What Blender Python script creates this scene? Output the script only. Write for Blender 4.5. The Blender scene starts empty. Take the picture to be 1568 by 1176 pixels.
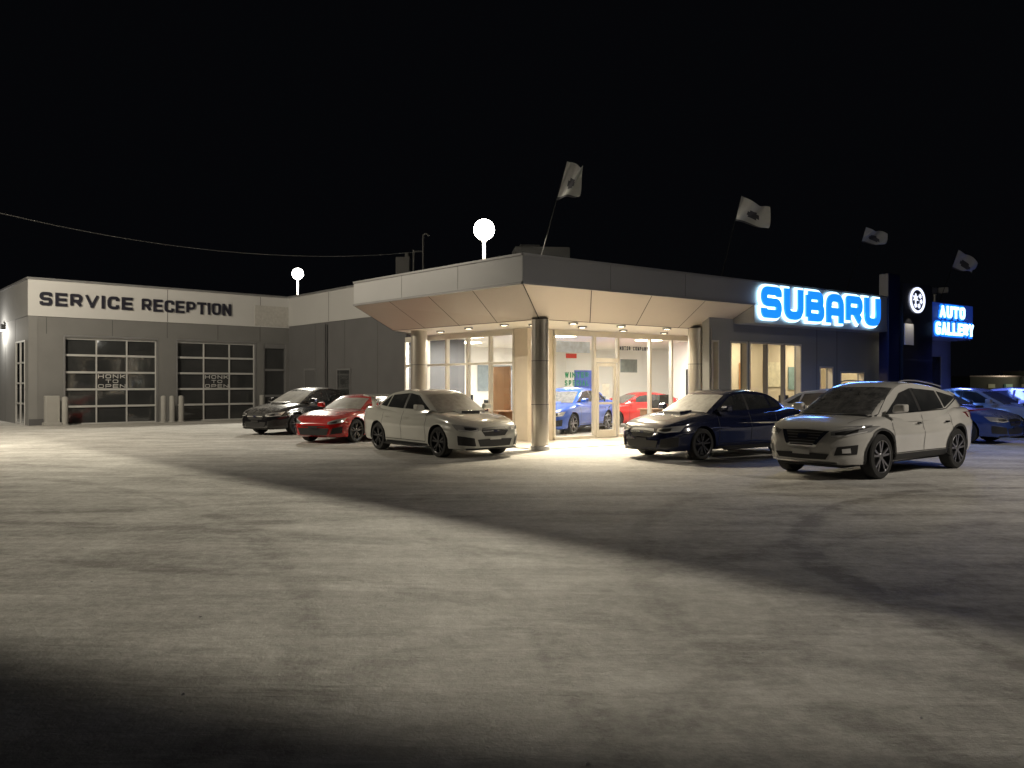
import bpy, bmesh, math, random
import numpy as np
from mathutils import Vector, Matrix
from mathutils.bvhtree import BVHTree
random.seed(7)
scene = bpy.context.scene
COL = scene.collection
scene.view_settings.view_transform = 'Standard'
scene.view_settings.look = 'None'
scene.view_settings.exposure = 0

# ------------------------------------------------------------------ materials
MC = {}
def mat(name, base=(.5,.5,.5), rough=.6, metal=0., emit=None, es=1., var=.12, vscale=3., bump=0., bscale=30., coat=0., dust=0., spec=.5):
    if name in MC: return MC[name]
    m = bpy.data.materials.new(name); m.use_nodes = True
    nt = m.node_tree; N = nt.nodes; Lk = nt.links
    b = N['Principled BSDF']
    b.inputs['Roughness'].default_value = rough
    b.inputs['Metallic'].default_value = metal
    b.inputs['Specular IOR Level'].default_value = spec
    if coat: b.inputs['Coat Weight'].default_value = coat; b.inputs['Coat Roughness'].default_value = .04
    tc = N.new('ShaderNodeTexCoord')
    nz = N.new('ShaderNodeTexNoise'); nz.inputs['Scale'].default_value = vscale; nz.inputs['Detail'].default_value = 5
    Lk.new(tc.outputs['Object'], nz.inputs['Vector'])
    mx = N.new('ShaderNodeMix'); mx.data_type = 'RGBA'
    mx.inputs['A'].default_value = (*[max(0, c*(1-var)) for c in base], 1)
    mx.inputs['B'].default_value = (*[min(1, c*(1+var)) for c in base], 1)
    Lk.new(nz.outputs['Fac'], mx.inputs['Factor'])
    out = mx.outputs['Result']
    if dust:
        g = N.new('ShaderNodeNewGeometry'); sp = N.new('ShaderNodeSeparateXYZ'); Lk.new(g.outputs['Normal'], sp.inputs[0])
        mr = N.new('ShaderNodeMapRange'); mr.inputs[1].default_value = .35; mr.inputs[2].default_value = 1.0
        mr.inputs[3].default_value = 0; mr.inputs[4].default_value = dust
        Lk.new(sp.outputs['Z'], mr.inputs[0])
        n2 = N.new('ShaderNodeTexNoise'); n2.inputs['Scale'].default_value = 7; n2.inputs['Detail'].default_value = 8; n2.inputs['Roughness'].default_value = .7
        Lk.new(tc.outputs['Object'], n2.inputs['Vector'])
        r2 = N.new('ShaderNodeMapRange'); r2.inputs[1].default_value = .38; r2.inputs[2].default_value = .62; r2.inputs[3].default_value=.35
        Lk.new(n2.outputs['Fac'], r2.inputs[0])
        mu = N.new('ShaderNodeMath'); mu.operation = 'MULTIPLY'; Lk.new(mr.outputs[0], mu.inputs[0]); Lk.new(r2.outputs[0], mu.inputs[1])
        m2 = N.new('ShaderNodeMix'); m2.data_type = 'RGBA'; m2.inputs['B'].default_value = (.62,.61,.6,1)
        Lk.new(mu.outputs[0], m2.inputs['Factor']); Lk.new(out, m2.inputs['A']); out = m2.outputs['Result']
        rr = N.new('ShaderNodeMapRange'); rr.inputs[3].default_value = rough; rr.inputs[4].default_value = .8
        Lk.new(mu.outputs[0], rr.inputs[0]); Lk.new(rr.outputs[0], b.inputs['Roughness'])
    Lk.new(out, b.inputs['Base Color'])
    if bump:
        n3 = N.new('ShaderNodeTexNoise'); n3.inputs['Scale'].default_value = bscale; n3.inputs['Detail'].default_value = 6
        Lk.new(tc.outputs['Object'], n3.inputs['Vector'])
        bp = N.new('ShaderNodeBump'); bp.inputs['Strength'].default_value = bump; bp.inputs['Distance'].default_value = .02
        Lk.new(n3.outputs['Fac'], bp.inputs['Height']); Lk.new(bp.outputs[0], b.inputs['Normal'])
    if emit:
        b.inputs['Emission Color'].default_value = (*emit, 1); b.inputs['Emission Strength'].default_value = es
    MC[name] = m
    return m

M_wall   = mat('grey_wall_panel', (.19,.19,.19), .8, var=.14, vscale=1.2, bump=.15, bscale=60)
M_wallR  = mat('grey_wall_panel_side', (.22,.22,.22), .8, var=.1, vscale=1.2, bump=.15, bscale=60)
M_wallD  = mat('dark_wall_panel', (.10,.10,.105), .8, var=.12, vscale=1.2, bump=.15, bscale=60)
M_wallW  = mat('wing_wall_panel', (.12,.12,.125), .8, var=.14, vscale=1.2, bump=.15, bscale=60)
M_band   = mat('light_band_panel', (.60,.60,.60), .6, var=.06, vscale=.8)
M_bandW  = mat('wing_band_panel', (.46,.46,.46), .6, var=.06, vscale=.8)
M_fasc   = mat('metal_fascia', (.50,.505,.52), .42, metal=.35, var=.08, vscale=.7)
M_fasr   = mat('metal_fascia_shaded', (.33,.335,.35), .45, metal=.35, var=.08, vscale=.7)  # fascia metal for the right face, its weaker light put into the colour
M_cap    = mat('flashing', (.33,.33,.34), .4, metal=.6)
M_soff   = mat('soffit_panel', (.50,.44,.38), .45, metal=.2, var=.06, vscale=.8)
M_seam   = mat('seam_dark', (.06,.055,.05), .8)
M_seam2  = mat('seam_grey', (.09,.09,.09), .8)
M_col    = mat('column_metal', (.60,.56,.50), .32, metal=.7, var=.06)
M_alu    = mat('aluminium_frame', (.70,.66,.58), .4, metal=.5)
M_whfr   = mat('white_frame', (.50,.50,.50), .5)
M_snowr  = mat('roof_snow', (.75,.75,.76), .8, bump=.3, bscale=8)
M_text   = mat('sign_letter_dark', (.02,.02,.035), .5)
M_textw  = mat('decal_white', (.50,.50,.50), .6)
M_rubber = mat('rubber', (.022,.022,.022), .85, bump=.2, bscale=80)
M_black  = mat('black_trim', (.02,.02,.021), .5)
M_rim    = mat('alloy_rim', (.32,.32,.34), .3, metal=.9)
M_rimd   = mat('alloy_rim_dark', (.08,.08,.085), .35, metal=.9)
M_chrome = mat('chrome', (.8,.8,.8), .12, metal=1)
M_glassc = mat('car_glass', (.018,.02,.022), .05, coat=.5, dust=.3)
M_glassf = mat('car_glass_frosted', (.17,.165,.145), .35, dust=.5, var=.35, vscale=4)
M_lamp   = mat('headlamp_lens', (.62,.62,.62), .08, metal=.5, coat=1)
M_drl    = mat('headlamp_inner', (.85,.85,.85), .2, metal=.2)
M_red    = mat('tail_lens', (.25,.01,.01), .15, coat=1)
M_plate  = mat('licence_plate', (.6,.6,.58), .5)
M_pole   = mat('galvanised_pole', (.35,.35,.34), .5, metal=.6)
M_fpole  = mat('flag_pole_dark', (.012,.012,.012), .9, spec=.1)
M_bol    = mat('bollard_grey', (.34,.335,.32), .75)
M_white  = mat('interior_wall', (.80,.79,.75), .7, var=.04)
M_warm   = mat('interior_warm_wall', (.62,.55,.42), .7, var=.05)
M_tile   = mat('interior_floor', (.55,.52,.48), .25, var=.1)
M_pbeige = mat('beige_panel', (.60,.53,.43), .6)
M_wood   = mat('wood_desk', (.28,.15,.07), .5)
M_navy   = mat('pylon_navy', (.008,.012,.05), .35, coat=.3)
M_pyl    = mat('pylon_black', (.02,.02,.024), .3, coat=.4)
M_cloth  = mat('flag_cloth', (.38,.38,.37), .9)
M_hvac   = mat('hvac_metal', (.04,.04,.04), .7)
M_globe  = mat('lamp_globe', (1,1,1), .5, emit=(1,.96,.86), es=30)
M_down   = mat('downlight', (1,1,1), .5, emit=(1,.86,.6), es=14)
M_blue   = mat('sign_blue', (.01,.12,.6), .4, emit=(.01,.22,1.0), es=1.3)
M_halo   = mat('sign_white_edge', (.8,.9,1), .4, emit=(.50,.80,1.0), es=2.6)
M_logow  = mat('logo_white', (.8,.8,.85), .4, emit=(.75,.8,1.0), es=1.6)
M_agp    = mat('sign_panel_halo', (.08,.10,.2), .4, emit=(.02,.07,.5), es=.25)  # grey panel; the letters' bluish halo is put into its colour and emission

def glass_mat():
    m = bpy.data.materials.new('window_glass'); m.use_nodes = True
    nt = m.node_tree; N = nt.nodes; Lk = nt.links
    for n in list(N): N.remove(n)
    o = N.new('ShaderNodeOutputMaterial'); t = N.new('ShaderNodeBsdfTransparent'); g = N.new('ShaderNodeBsdfGlossy')
    t.inputs[0].default_value = (.93,.95,.94,1); g.inputs['Roughness'].default_value = .02
    mx = N.new('ShaderNodeMixShader'); f = N.new('ShaderNodeLayerWeight'); f.inputs['Blend'].default_value=.5
    p = N.new('ShaderNodeMath'); p.operation='POWER'; Lk.new(f.outputs['Facing'],p.inputs[0]); p.inputs[1].default_value=4
    r = N.new('ShaderNodeMapRange'); Lk.new(p.outputs[0],r.inputs[0]); r.inputs[3].default_value=.05; r.inputs[4].default_value=.8
    Lk.new(r.outputs[0], mx.inputs[0]); Lk.new(t.outputs[0], mx.inputs[1]); Lk.new(g.outputs[0], mx.inputs[2]); Lk.new(mx.outputs[0], o.inputs[0])
    return m
M_glass = glass_mat()
M_gdark = mat('door_glass_dark', (.04,.042,.044), .07, var=.5, vscale=1.1, bump=.12, bscale=1.6, coat=1.)

# ------------------------------------------------------------------ helpers
def empty(name, loc=(0,0,0)):
    e = bpy.data.objects.new(name, None); e.empty_display_size = .3; e.location = loc; COL.objects.link(e); return e
def mesh(name, verts, faces, mats, parent=None, smooth=False, fm=None, sharp=None):
    me = bpy.data.meshes.new(name); me.from_pydata([tuple(v) for v in verts], [], faces); me.validate()
    if not isinstance(mats, (list,tuple)): mats = [mats]
    for m in mats: me.materials.append(m)
    if fm is not None and len(fm) == len(me.polygons):
        me.polygons.foreach_set('material_index', fm)
    if smooth:
        me.polygons.foreach_set('use_smooth', [True]*len(me.polygons))
        if sharp: me.set_sharp_from_angle(angle=math.radians(sharp))
    me.update()
    o = bpy.data.objects.new(name, me); COL.objects.link(o)
    if parent: o.parent = parent
    return o
BF = [(0,3,2,1),(4,5,6,7),(0,1,5,4),(1,2,6,5),(2,3,7,6),(3,0,4,7)]
def wbox(name, O, d, t0, t1, z0, z1, o0, o1, m, parent=None, bevel=0):
    ox, oy = d[1], -d[0]
    def P(t,o,z): return (O[0]+d[0]*t+ox*o, O[1]+d[1]*t+oy*o, z)
    v = [P(t0,o1,z0),P(t1,o1,z0),P(t1,o0,z0),P(t0,o0,z0),P(t0,o1,z1),P(t1,o1,z1),P(t1,o0,z1),P(t0,o0,z1)]
    ob = mesh(name, v, BF, m, parent)
    if bevel:
        b = ob.modifiers.new('bevel','BEVEL'); b.width = bevel; b.segments = 2
    return ob
def pane(name, O, d, t0, t1, z0, z1, o, m, parent=None):
    ox, oy = d[1], -d[0]
    P=lambda t,z:(O[0]+d[0]*t+ox*o, O[1]+d[1]*t+oy*o, z)
    return mesh(name,[P(t0,z0),P(t1,z0),P(t1,z1),P(t0,z1)],[(0,1,2,3)],m,parent)
def box(name, c, s, rot, m, parent=None, bevel=0):
    d = (math.cos(rot), math.sin(rot))
    return wbox(name, (c[0],c[1]), d, -s[0]/2, s[0]/2, c[2]-s[2]/2, c[2]+s[2]/2, -s[1]/2, s[1]/2, m, parent, bevel)
def cyl(name, p, q, r, m, parent=None, n=20, r2=None):
    p, q = Vector(p), Vector(q); ax = (q-p).normalized(); r2 = r if r2 is None else r2
    a = ax.orthogonal().normalized(); b = ax.cross(a)
    v = []; 
    for P, R in ((p,r),(q,r2)):
        for i in range(n):
            t = 2*math.pi*i/n; v.append(P+(a*math.cos(t)+b*math.sin(t))*R)
    f = [(i,(i+1)%n,n+(i+1)%n,n+i) for i in range(n)]+[tuple(range(n))[::-1],tuple(range(n,2*n))]
    return mesh(name, v, f, m, parent, True, sharp=40)
def lathe(name, prof, n, m, parent, M=Matrix.Identity(4), sharp=35):
    v=[];f=[]
    for i in range(n):
        t=2*math.pi*i/n
        for r,y in prof: v.append(M@Vector((r*math.cos(t), y, r*math.sin(t))))
    k=len(prof)
    for i in range(n):
        j=(i+1)%n
        for a in range(k-1): f.append((i*k+a,i*k+a+1,j*k+a+1,j*k+a))
    return mesh(name, v, f, m, parent, True, sharp=sharp)
# stroke lettering (wide, even-stroke sign letters)
G = {
'S':(1,[[(1,.76),(1,1),(0,1),(0,.5),(1,.5),(1,0),(0,0),(0,.24)]]),
'E':(.95,[[(1,1),(0,1),(0,0),(1,0)],[(0,.5),(.92,.5)]]),
'R':(1,[[(0,0),(0,1),(1,1),(1,.45),(0,.45)],[(.55,.45),(1,0)]]),
'V':(1.2,[[(0,1),(.5,0)],[(.5,0),(1,1)]]),
'I':(0,[[(0,0),(0,1)]]),
'C':(1,[[(1,.70),(1,1),(0,1),(0,0),(1,0),(1,.30)]]),
'P':(1,[[(0,0),(0,1),(1,1),(1,.42),(0,.42)]]),
'T':(1,[[(0,1),(1,1)],[(.5,1),(.5,0)]]),
'O':(1,[[(.5,1),(0,1),(0,0),(1,0),(1,1),(.5,1)]]),
'N':(1,[[(0,0),(0,1)],[(.04,.97),(.96,.03)],[(1,0),(1,1)]]),
'U':(1,[[(0,1),(0,0),(1,0),(1,1)]]),
'B':(1,[[(.3,.52),(.94,.52),(.94,1),(0,1)],[(0,1),(0,0)],[(0,0),(1,0),(1,.52),(.0,.52)]]),
'A':(1.05,[[(0,0),(.5,1)],[(.5,1),(1,0)],[(.2,.3),(.8,.3)]]),
'G':(1,[[(1,.75),(1,1),(0,1),(0,0),(1,0),(1,.46),(.55,.46)]]),
'L':(.9,[[(0,1),(0,0),(1,0)]]),
'Y':(1,[[(0,1),(.5,.45)],[(.5,.45),(1,1)],[(.5,.5),(.5,0)]]),
'H':(1,[[(0,0),(0,1)],[(1,0),(1,1)],[(0,.5),(1,.5)]]),
'K':(1,[[(0,0),(0,1)],[(1,1),(.1,.45)],[(.3,.55),(1,0)]]),
'W':(1.3,[[(0,1),(.25,0)],[(.25,0),(.5,1)],[(.5,1),(.75,0)],[(.75,0),(1,1)]]),
'M':(1.2,[[(0,0),(0,1)],[(0,1),(.5,.2)],[(.5,.2),(1,1)],[(1,1),(1,0)]]),
'a':(1,[[(0,0),(0,1),(1,1),(1,0)],[(0,.34),(1,.34)]]),
}
SHARP='VANKWMYELTHI'
def text(name, s, O, d, t0, t1, z0, z1, off, depth, m, parent, stroke=.2, gap=.35, grow=0.):
    H=z1-z0; sw=stroke*H
    tot=sum(G[c][0] for c in s if c!=' ')
    nL=sum(1 for c in s if c!=' '); sp=s.count(' ')
    gapw=gap*H
    unit=((t1-t0)-nL*sw-(len(s)-1)*gapw-sp*H*.5)/max(tot,1e-6)
    ox,oy=d[1],-d[0]; x=t0; v=[];f=[]; layer=0
    def W3(t,z,o): return (O[0]+d[0]*t+ox*o, O[1]+d[1]*t+oy*o, z)
    for c in s:
        if c==' ': x+=H*.5+gapw; continue
        w_,pls=G[c]; wl=w_*unit
        for pl in pls:
            P=[Vector((x+sw/2+px*wl, z0+sw/2+pz*(H-sw))) for px,pz in pl]
            closed=(P[0]-P[-1]).length<1e-6
            if c not in SHARP and len(P)>2:
                Q=[P[0]]; rr=.30*H
                for a_,b_,c_ in zip(P[:-2],P[1:-1],P[2:]):
                    r=min(rr,(a_-b_).length*.49,(c_-b_).length*.49)
                    if c in 'RPB' and abs(b_.x-(x+sw/2))<1e-5: r=min(r,.02*H)
                    p=b_+(a_-b_).normalized()*r; q=b_+(c_-b_).normalized()*r
                    for i in range(8):
                        k=i/7; Q.append(p*(1-k)**2+b_*2*k*(1-k)+q*k*k)
                Q.append(P[-1]); P=[Q[0]]
                for q in Q[1:]:
                    if (q-P[-1]).length>.012*H: P.append(q)
                P[-1]=Q[-1]
            hwd=sw/2+grow; n=len(P); Lf=[];Rt=[]
            ext=sw/2 if c in 'ETLIHNUaVAWYKM' else 0
            for i in range(n):
                if closed and i in (0,n-1): a_=(P[-1]-P[-2]).normalized(); b_=(P[1]-P[0]).normalized()
                else:
                    a_=(P[i]-P[i-1]).normalized() if i>0 else (P[1]-P[0]).normalized()
                    b_=(P[i+1]-P[i]).normalized() if i<n-1 else a_
                tn=(a_+b_); tn=tn.normalized() if tn.length>1e-4 else a_
                nr=Vector((-tn.y,tn.x)); k=1/max(.5,nr.dot(Vector((-a_.y,a_.x))))
                p=P[i]
                if not closed and i==0: p=p-a_*(grow+ext)
                if not closed and i==n-1: p=p+a_*(grow+ext)
                Lf.append(p+nr*hwd*k); Rt.append(p-nr*hwd*k)
            lo,hi=z0-grow,z1+grow; xl,xr=x-grow,x+wl+sw+grow
            for q in Lf+Rt:
                q.y=min(hi,max(lo,q.y)); q.x=min(xr,max(xl,q.x))
            o1=off+depth+layer*.0012; layer=(layer+1)%5; b0=len(v)
            for i in range(n):
                v+= [W3(Lf[i].x,Lf[i].y,o1),W3(Rt[i].x,Rt[i].y,o1),W3(Lf[i].x,Lf[i].y,off),W3(Rt[i].x,Rt[i].y,off)]
            for i in range(n-1):
                A=b0+i*4;B=A+4
                f+=[(A,A+1,B+1,B),(A+2,A,B,B+2),(A+1,A+3,B+3,B+1)]
            f+=[(b0,b0+2,b0+3,b0+1),(b0+(n-1)*4,b0+(n-1)*4+1,b0+(n-1)*4+3,b0+(n-1)*4+2)]
        x+=wl+sw+gapw
    return mesh(name,v,f,m,parent)
def light(name, kind, loc, energy, color, parent=None, **k):
    l = bpy.data.lights.new(name, kind); l.energy = energy; l.color = color
    tgt = k.pop('target', None)
    for a,b in k.items(): setattr(l, a, b)
    o = bpy.data.objects.new(name, l); COL.objects.link(o); o.location = loc
    if tgt is not None:
        o.rotation_euler = (Vector(tgt)-Vector(loc)).to_track_quat('-Z','Y').to_euler()
    if parent: o.parent = parent
    return o
def yard_distribution(l, c0, c1, power=2.0, floor=.06):
    """photometric distribution of a cut-off yard luminaire: intensity rises towards the
    cut-off angle so that the ground is lit evenly, then stops."""
    l.use_nodes=True; nt=l.node_tree; N=nt.nodes; Lk=nt.links
    em=N['Emission']; tc=N.new('ShaderNodeTexCoord'); sp=N.new('ShaderNodeSeparateXYZ')
    Lk.new(tc.outputs['Normal'],sp.inputs[0])
    ab=N.new('ShaderNodeMath'); ab.operation='ABSOLUTE'; Lk.new(sp.outputs['Z'],ab.inputs[0])
    mr=N.new('ShaderNodeMapRange'); mr.interpolation_type='SMOOTHSTEP'; Lk.new(ab.outputs[0],mr.inputs[0])
    mr.inputs[1].default_value=c0; mr.inputs[2].default_value=c1
    pw_=N.new('ShaderNodeMath'); pw_.operation='POWER'; Lk.new(ab.outputs[0],pw_.inputs[0]); pw_.inputs[1].default_value=power
    ad=N.new('ShaderNodeMath'); ad.operation='ADD'; Lk.new(pw_.outputs[0],ad.inputs[0]); ad.inputs[1].default_value=floor
    dv=N.new('ShaderNodeMath'); dv.operation='DIVIDE'; Lk.new(mr.outputs[0],dv.inputs[0]); Lk.new(ad.outputs[0],dv.inputs[1])
    Lk.new(dv.outputs[0],em.inputs['Strength'])

# ------------------------------------------------------------------ world
w = bpy.data.worlds.new('World'); scene.world = w; w.use_nodes = True
bg = w.node_tree.nodes['Background']; bg.inputs[0].default_value = (.62,.68,.92,1); bg.inputs[1].default_value = .0024

# ------------------------------------------------------------------ ground
def ground_mat():
    m = bpy.data.materials.new('packed_snow'); m.use_nodes = True
    nt = m.node_tree; N = nt.nodes; Lk = nt.links; b = N['Principled BSDF']
    b.inputs['Roughness'].default_value = .78; b.inputs['Specular IOR Level'].default_value = .18
    tc = N.new('ShaderNodeTexCoord')
    def noise(s, det=6, rough=.6, dist=0, vec=None):
        n = N.new('ShaderNodeTexNoise'); n.inputs['Scale'].default_value=s; n.inputs['Detail'].default_value=det
        n.inputs['Roughness'].default_value=rough; n.inputs['Distortion'].default_value=dist
        Lk.new(vec or tc.outputs['Object'], n.inputs['Vector']); return n.outputs['Fac']
    def mapping(rot, sc):
        n=N.new('ShaderNodeMapping'); n.inputs['Rotation'].default_value=(0,0,rot); n.inputs['Scale'].default_value=sc
        Lk.new(tc.outputs['Object'],n.inputs['Vector']); return n.outputs[0]
    def math_(op,a,b_=None,clamp=False):
        n = N.new('ShaderNodeMath'); n.operation=op; n.use_clamp=clamp
        for i,x in enumerate((a,b_)):
            if x is None: continue
            if isinstance(x,(int,float)): n.inputs[i].default_value=x
            else: Lk.new(x,n.inputs[i])
        return n.outputs[0]
    def rng(x,a,b_,c=0,d=1):
        n=N.new('ShaderNodeMapRange'); n.interpolation_type='SMOOTHSTEP'; Lk.new(x,n.inputs[0])
        for i,q in enumerate((a,b_,c,d)): n.inputs[i+1].default_value=q
        return n.outputs[0]
    big = rng(noise(.22,4,.55,.6), .35,.68)
    mid = rng(noise(1.3,6,.65,.4), .38,.66)
    fine = rng(noise(9,9,.8),.38,.64)
    st1 = rng(noise(1.,6,.65,.3,mapping(.6,(.35,2.6,1))), .42,.64)
    st2 = rng(noise(1.,6,.65,.3,mapping(-.5,(.3,2.2,1))), .44,.66)
    wob = math_('MULTIPLY', noise(.35,3), .9)
    tracks = None
    def add(x):
        nonlocal tracks
        tracks = x if tracks is None else math_('MAXIMUM', tracks, x)
    for cx,cy,rr,wd,st in ((8.6,6.6,5.9,.13,1.),(8.6,6.6,7.5,.13,.6),(-14,2,13,.13,.6),(-14,2,14.6,.13,.6),(3,-14,24,.15,.7),(3,-14,25.6,.15,.7),(20,4,12.,.15,.8),(-9,-11,19.,.13,.6),(-9,-11,20.6,.13,.6),(10,-3,11.5,.15,.6),(10,-3,13.1,.15,.6),(-2,40,28.5,.15,.5),(-2,40,30.1,.15,.5)):
        vd = N.new('ShaderNodeVectorMath'); vd.operation='DISTANCE'; Lk.new(tc.outputs['Object'], vd.inputs[0]); vd.inputs[1].default_value=(cx,cy,0)
        q = math_('ABSOLUTE', math_('SUBTRACT', math_('ADD', vd.outputs['Value'], wob), rr+.45))
        add(math_('MULTIPLY', rng(q, wd*.5, wd*1.5, 1, 0), st))
    tracks = math_('MULTIPLY', tracks, rng(noise(2.1,4,.6),.32,.62,.2,1))
    ramp = N.new('ShaderNodeMix'); ramp.data_type='RGBA'
    ramp.inputs['A'].default_value=(.26,.25,.235,1); ramp.inputs['B'].default_value=(.70,.69,.665,1)
    fac = math_('ADD', math_('MULTIPLY',big,.26), math_('MULTIPLY',mid,.22)); fac = math_('ADD', fac, math_('MULTIPLY', fine, .32))
    fac = math_('ADD', fac, math_('MULTIPLY', st1, .18)); fac = math_('ADD', fac, math_('MULTIPLY', st2, .18))
    fac = math_('SUBTRACT', fac, math_('MULTIPLY', tracks, .42), True)
    Lk.new(fac, ramp.inputs['Factor']); 
    Lk.new(ramp.outputs['Result'], b.inputs['Base Color'])
    h = math_('ADD', math_('MULTIPLY', noise(7,9,.75), .5), math_('MULTIPLY', noise(45,5,.7), .2))
    h = math_('ADD', h, math_('MULTIPLY', noise(.9,4,.5), 1.0))
    h = math_('ADD', h, math_('MULTIPLY', st1, .15))
    h = math_('SUBTRACT', h, math_('MULTIPLY', tracks, .35))
    bp = N.new('ShaderNodeBump'); bp.inputs['Strength'].default_value=.40; bp.inputs['Distance'].default_value=.05
    Lk.new(h, bp.inputs['Height']); Lk.new(bp.outputs[0], b.inputs['Normal'])
    return m
GM = ground_mat()
mesh('snow_ground', [(-300,-150,0),(300,-150,0),(300,450,0),(-300,450,0)], [(0,1,2,3)], GM)
v=[];f=[]
for i in range(420):
    y = 3.2+ (random.random()**1.4)*16; x = random.uniform(-.75,.75)*y
    s = random.uniform(.003,.009)*(1+ 1.2*(random.random()<.08))
    b0=len(v)
    for dx,dy,dz in ((1,0,0),(-.4,.8,0),(-.6,-.8,0),(.1,.1,.6)):
        v.append((x+dx*s*random.uniform(.7,1.3), y+dy*s*random.uniform(.7,1.3), -.001+dz*s*random.uniform(.6,1.1)))
    f += [(b0,b0+1,b0+3),(b0+1,b0+2,b0+3),(b0+2,b0,b0+3)]
mesh('snow_clumps', v, f, M_snowr)

# ------------------------------------------------------------------ plan constants
C=(.23,17.5); dR=(.809,.588); dL=(.682,-.732)
LT=(-4.43,22.5); RT=(6.70,22.2)
CI=(.66,19.35); LI=(-3.44,23.4); RI=(5.9,23.2)
P1=(-18.5,30.75); SD=(.750,.661); P2=(-10.5,37.8); WD=(.66,-.751)
K=(.45,22.1); E=(-3.5,26.6)

# ------------------------------------------------------------------ service building
sb = empty('service_garage_building')
SO=P1; L=10.7
D=[(1.19,4.75),(5.50,9.06)]; DT=3.45
wbox('wall_pier', SO,SD,0,D[0][0],0,DT,-.3,0,M_wall,sb)
wbox('wall_pier', SO,SD,D[0][1],D[1][0],0,DT,-.3,0,M_wall,sb)
wbox('wall_pier', SO,SD,D[1][1],9.44,0,DT,-.3,0,M_wall,sb)
wbox('wall_pier', SO,SD,10.52,L,0,DT,-.3,0,M_wall,sb)
wbox('wall_upper', SO,SD,0,L,DT,4.22,-.3,0,M_wall,sb)
wbox('sign_band', SO,SD,-.03,L,4.22,5.62,-.3,.04,M_band,sb)
wbox('parapet_cap', SO,SD,-.06,L,5.62,5.70,-.35,.08,M_cap,sb)
wbox('band_patch', SO,SD,8.98,10.62,4.27,5.2,.04,.055,mat('stucco_patch',(.5,.49,.47),.9,var=.25,vscale=9,bump=.6,bscale=14),sb)
for t in (0.6,2.97,5.13,7.3,9.25):
    wbox('panel_joint', SO,SD,t-.012,t+.012,DT+.1,4.2,0,.004,M_seam2,sb)
for t in (5.13,9.25):
    wbox('band_joint', SO,SD,t-.01,t+.01,4.24,5.6,.04,.044,M_seam2,sb)
wbox('base_strip', SO,SD,0,D[0][0],0,.25,0,.02,M_wallD,sb)
SO2=(P1[0]-.66*14,P1[1]+.75*14)
wbox('side_wall', SO2, (.66,-.751),0,14,0,4.22,-.3,0,M_wallR,sb)
wbox('side_band', SO2, (.66,-.751),0,14.0,4.22,5.62,-.3,.03,M_wallR,sb)
wbox('side_cap', SO2, (.66,-.751),0,14.03,5.62,5.70,-.35,.06,M_cap,sb)
for t in (9.2,11.4): wbox('side_joint', SO2,(.66,-.751),t,t+.03,0,4.2,0,.005,M_seam2,sb)
wbox('side_garage_glass', SO2,(.66,-.751),11.7,13.5,0,3.3,0,.02,M_gdark,sb)
for t in (11.7,12.6,13.45): wbox('side_frame', SO2,(.66,-.751),t,t+.06,0,3.3,.02,.05,M_whfr,sb)
for z in (0,.8,1.6,2.4,3.24): wbox('side_frame', SO2,(.66,-.751),11.76,13.45,z,z+.06,.02,.045,M_whfr,sb)
mesh('roof', [(P1[0],P1[1],5.5),(P2[0],P2[1],5.5),(P2[0]-9.2,P2[1]+10.5,5.5),(P1[0]-9.2,P1[1]+10.5,5.5)],[(0,1,2,3)],M_snowr,sb)
wbox('back_wall', SO,SD,0,L,0,5.4,-12,-11.8,M_wallD,sb)
for di,(a,b) in enumerate(D):
    rows=[0.0,.70,1.38,2.06,2.74,3.40]
    for i in range(5):
        for j in range(3):
            ta=a+.06+(b-a-.12)*j/3; tb=a+.06+(b-a-.12)*(j+1)/3
            dz=random.uniform(-.012,.012); dx=random.uniform(-.014,.014)
            ox,oy=SD[1],-SD[0]
            P=lambda t,z,o:(SO[0]+SD[0]*t+ox*o,SO[1]+SD[1]*t+oy*o,z)
            z0=rows[i]+.03; z1=rows[i+1]
            mesh('door_glass_section',[P(ta,z0,-.14-dz-dx),P(tb,z0,-.14-dz+dx),P(tb,z1,-.14+dz+dx),P(ta,z1,-.14+dz-dx)],[(0,1,2,3)],M_gdark,sb)
    for i,z in enumerate(rows):
        wbox('door_rail', SO,SD,a+.06,b-.06,z-.035 if i else 0,z+.045 if i<5 else DT,-.13,-.075,M_whfr,sb)
    for i in range(4):
        t=a+.06+(b-a-.12)*i/3
        wbox('door_stile', SO,SD,t-.025,t+.025,0,DT-.01,-.13,-.08,M_whfr,sb)
    wbox('jamb', SO,SD,a,a+.06,0,DT,-.29,.012,M_cap,sb); wbox('jamb', SO,SD,b-.06,b,0,DT,-.29,.012,M_cap,sb)
    wbox('door_head', SO,SD,a-.0,b+.0,DT,DT+.07,0,.03,M_cap,sb)
    mid=(a+b)/2
    text('honk_decal','HONK',SO,SD,mid-.52,mid+.52,1.83,1.99,-.072,.004,M_textw,sb,.2,.4)
    text('honk_decal','TO',SO,SD,mid-.24,mid+.24,1.64,1.78,-.072,.004,M_textw,sb,.2,.4)
    text('honk_decal','OPEN',SO,SD,mid-.52,mid+.52,1.44,1.59,-.072,.004,M_textw,sb,.2,.4)
wbox('man_door_glass', SO,SD,9.5,10.46,.05,3.25,-.15,-.1,M_gdark,sb)
wbox('door_head', SO,SD,9.44,10.52,3.25,DT,-.29,-.02,M_cap,sb)
for t in (9.44,10.46): wbox('door_frame', SO,SD,t,t+.06,0,3.25,-.15,-.03,M_cap,sb)
for z in (.02,1.0,2.2): wbox('door_frame', SO,SD,9.5,10.46,z,z+.1,-.1,-.04,M_cap,sb)
wall_sign = empty('service_reception_sign')
text('letters','SERVICE',SO,SD,.35,3.72,4.64,5.16,.042,.05,M_text,wall_sign,.22,.2)
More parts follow.
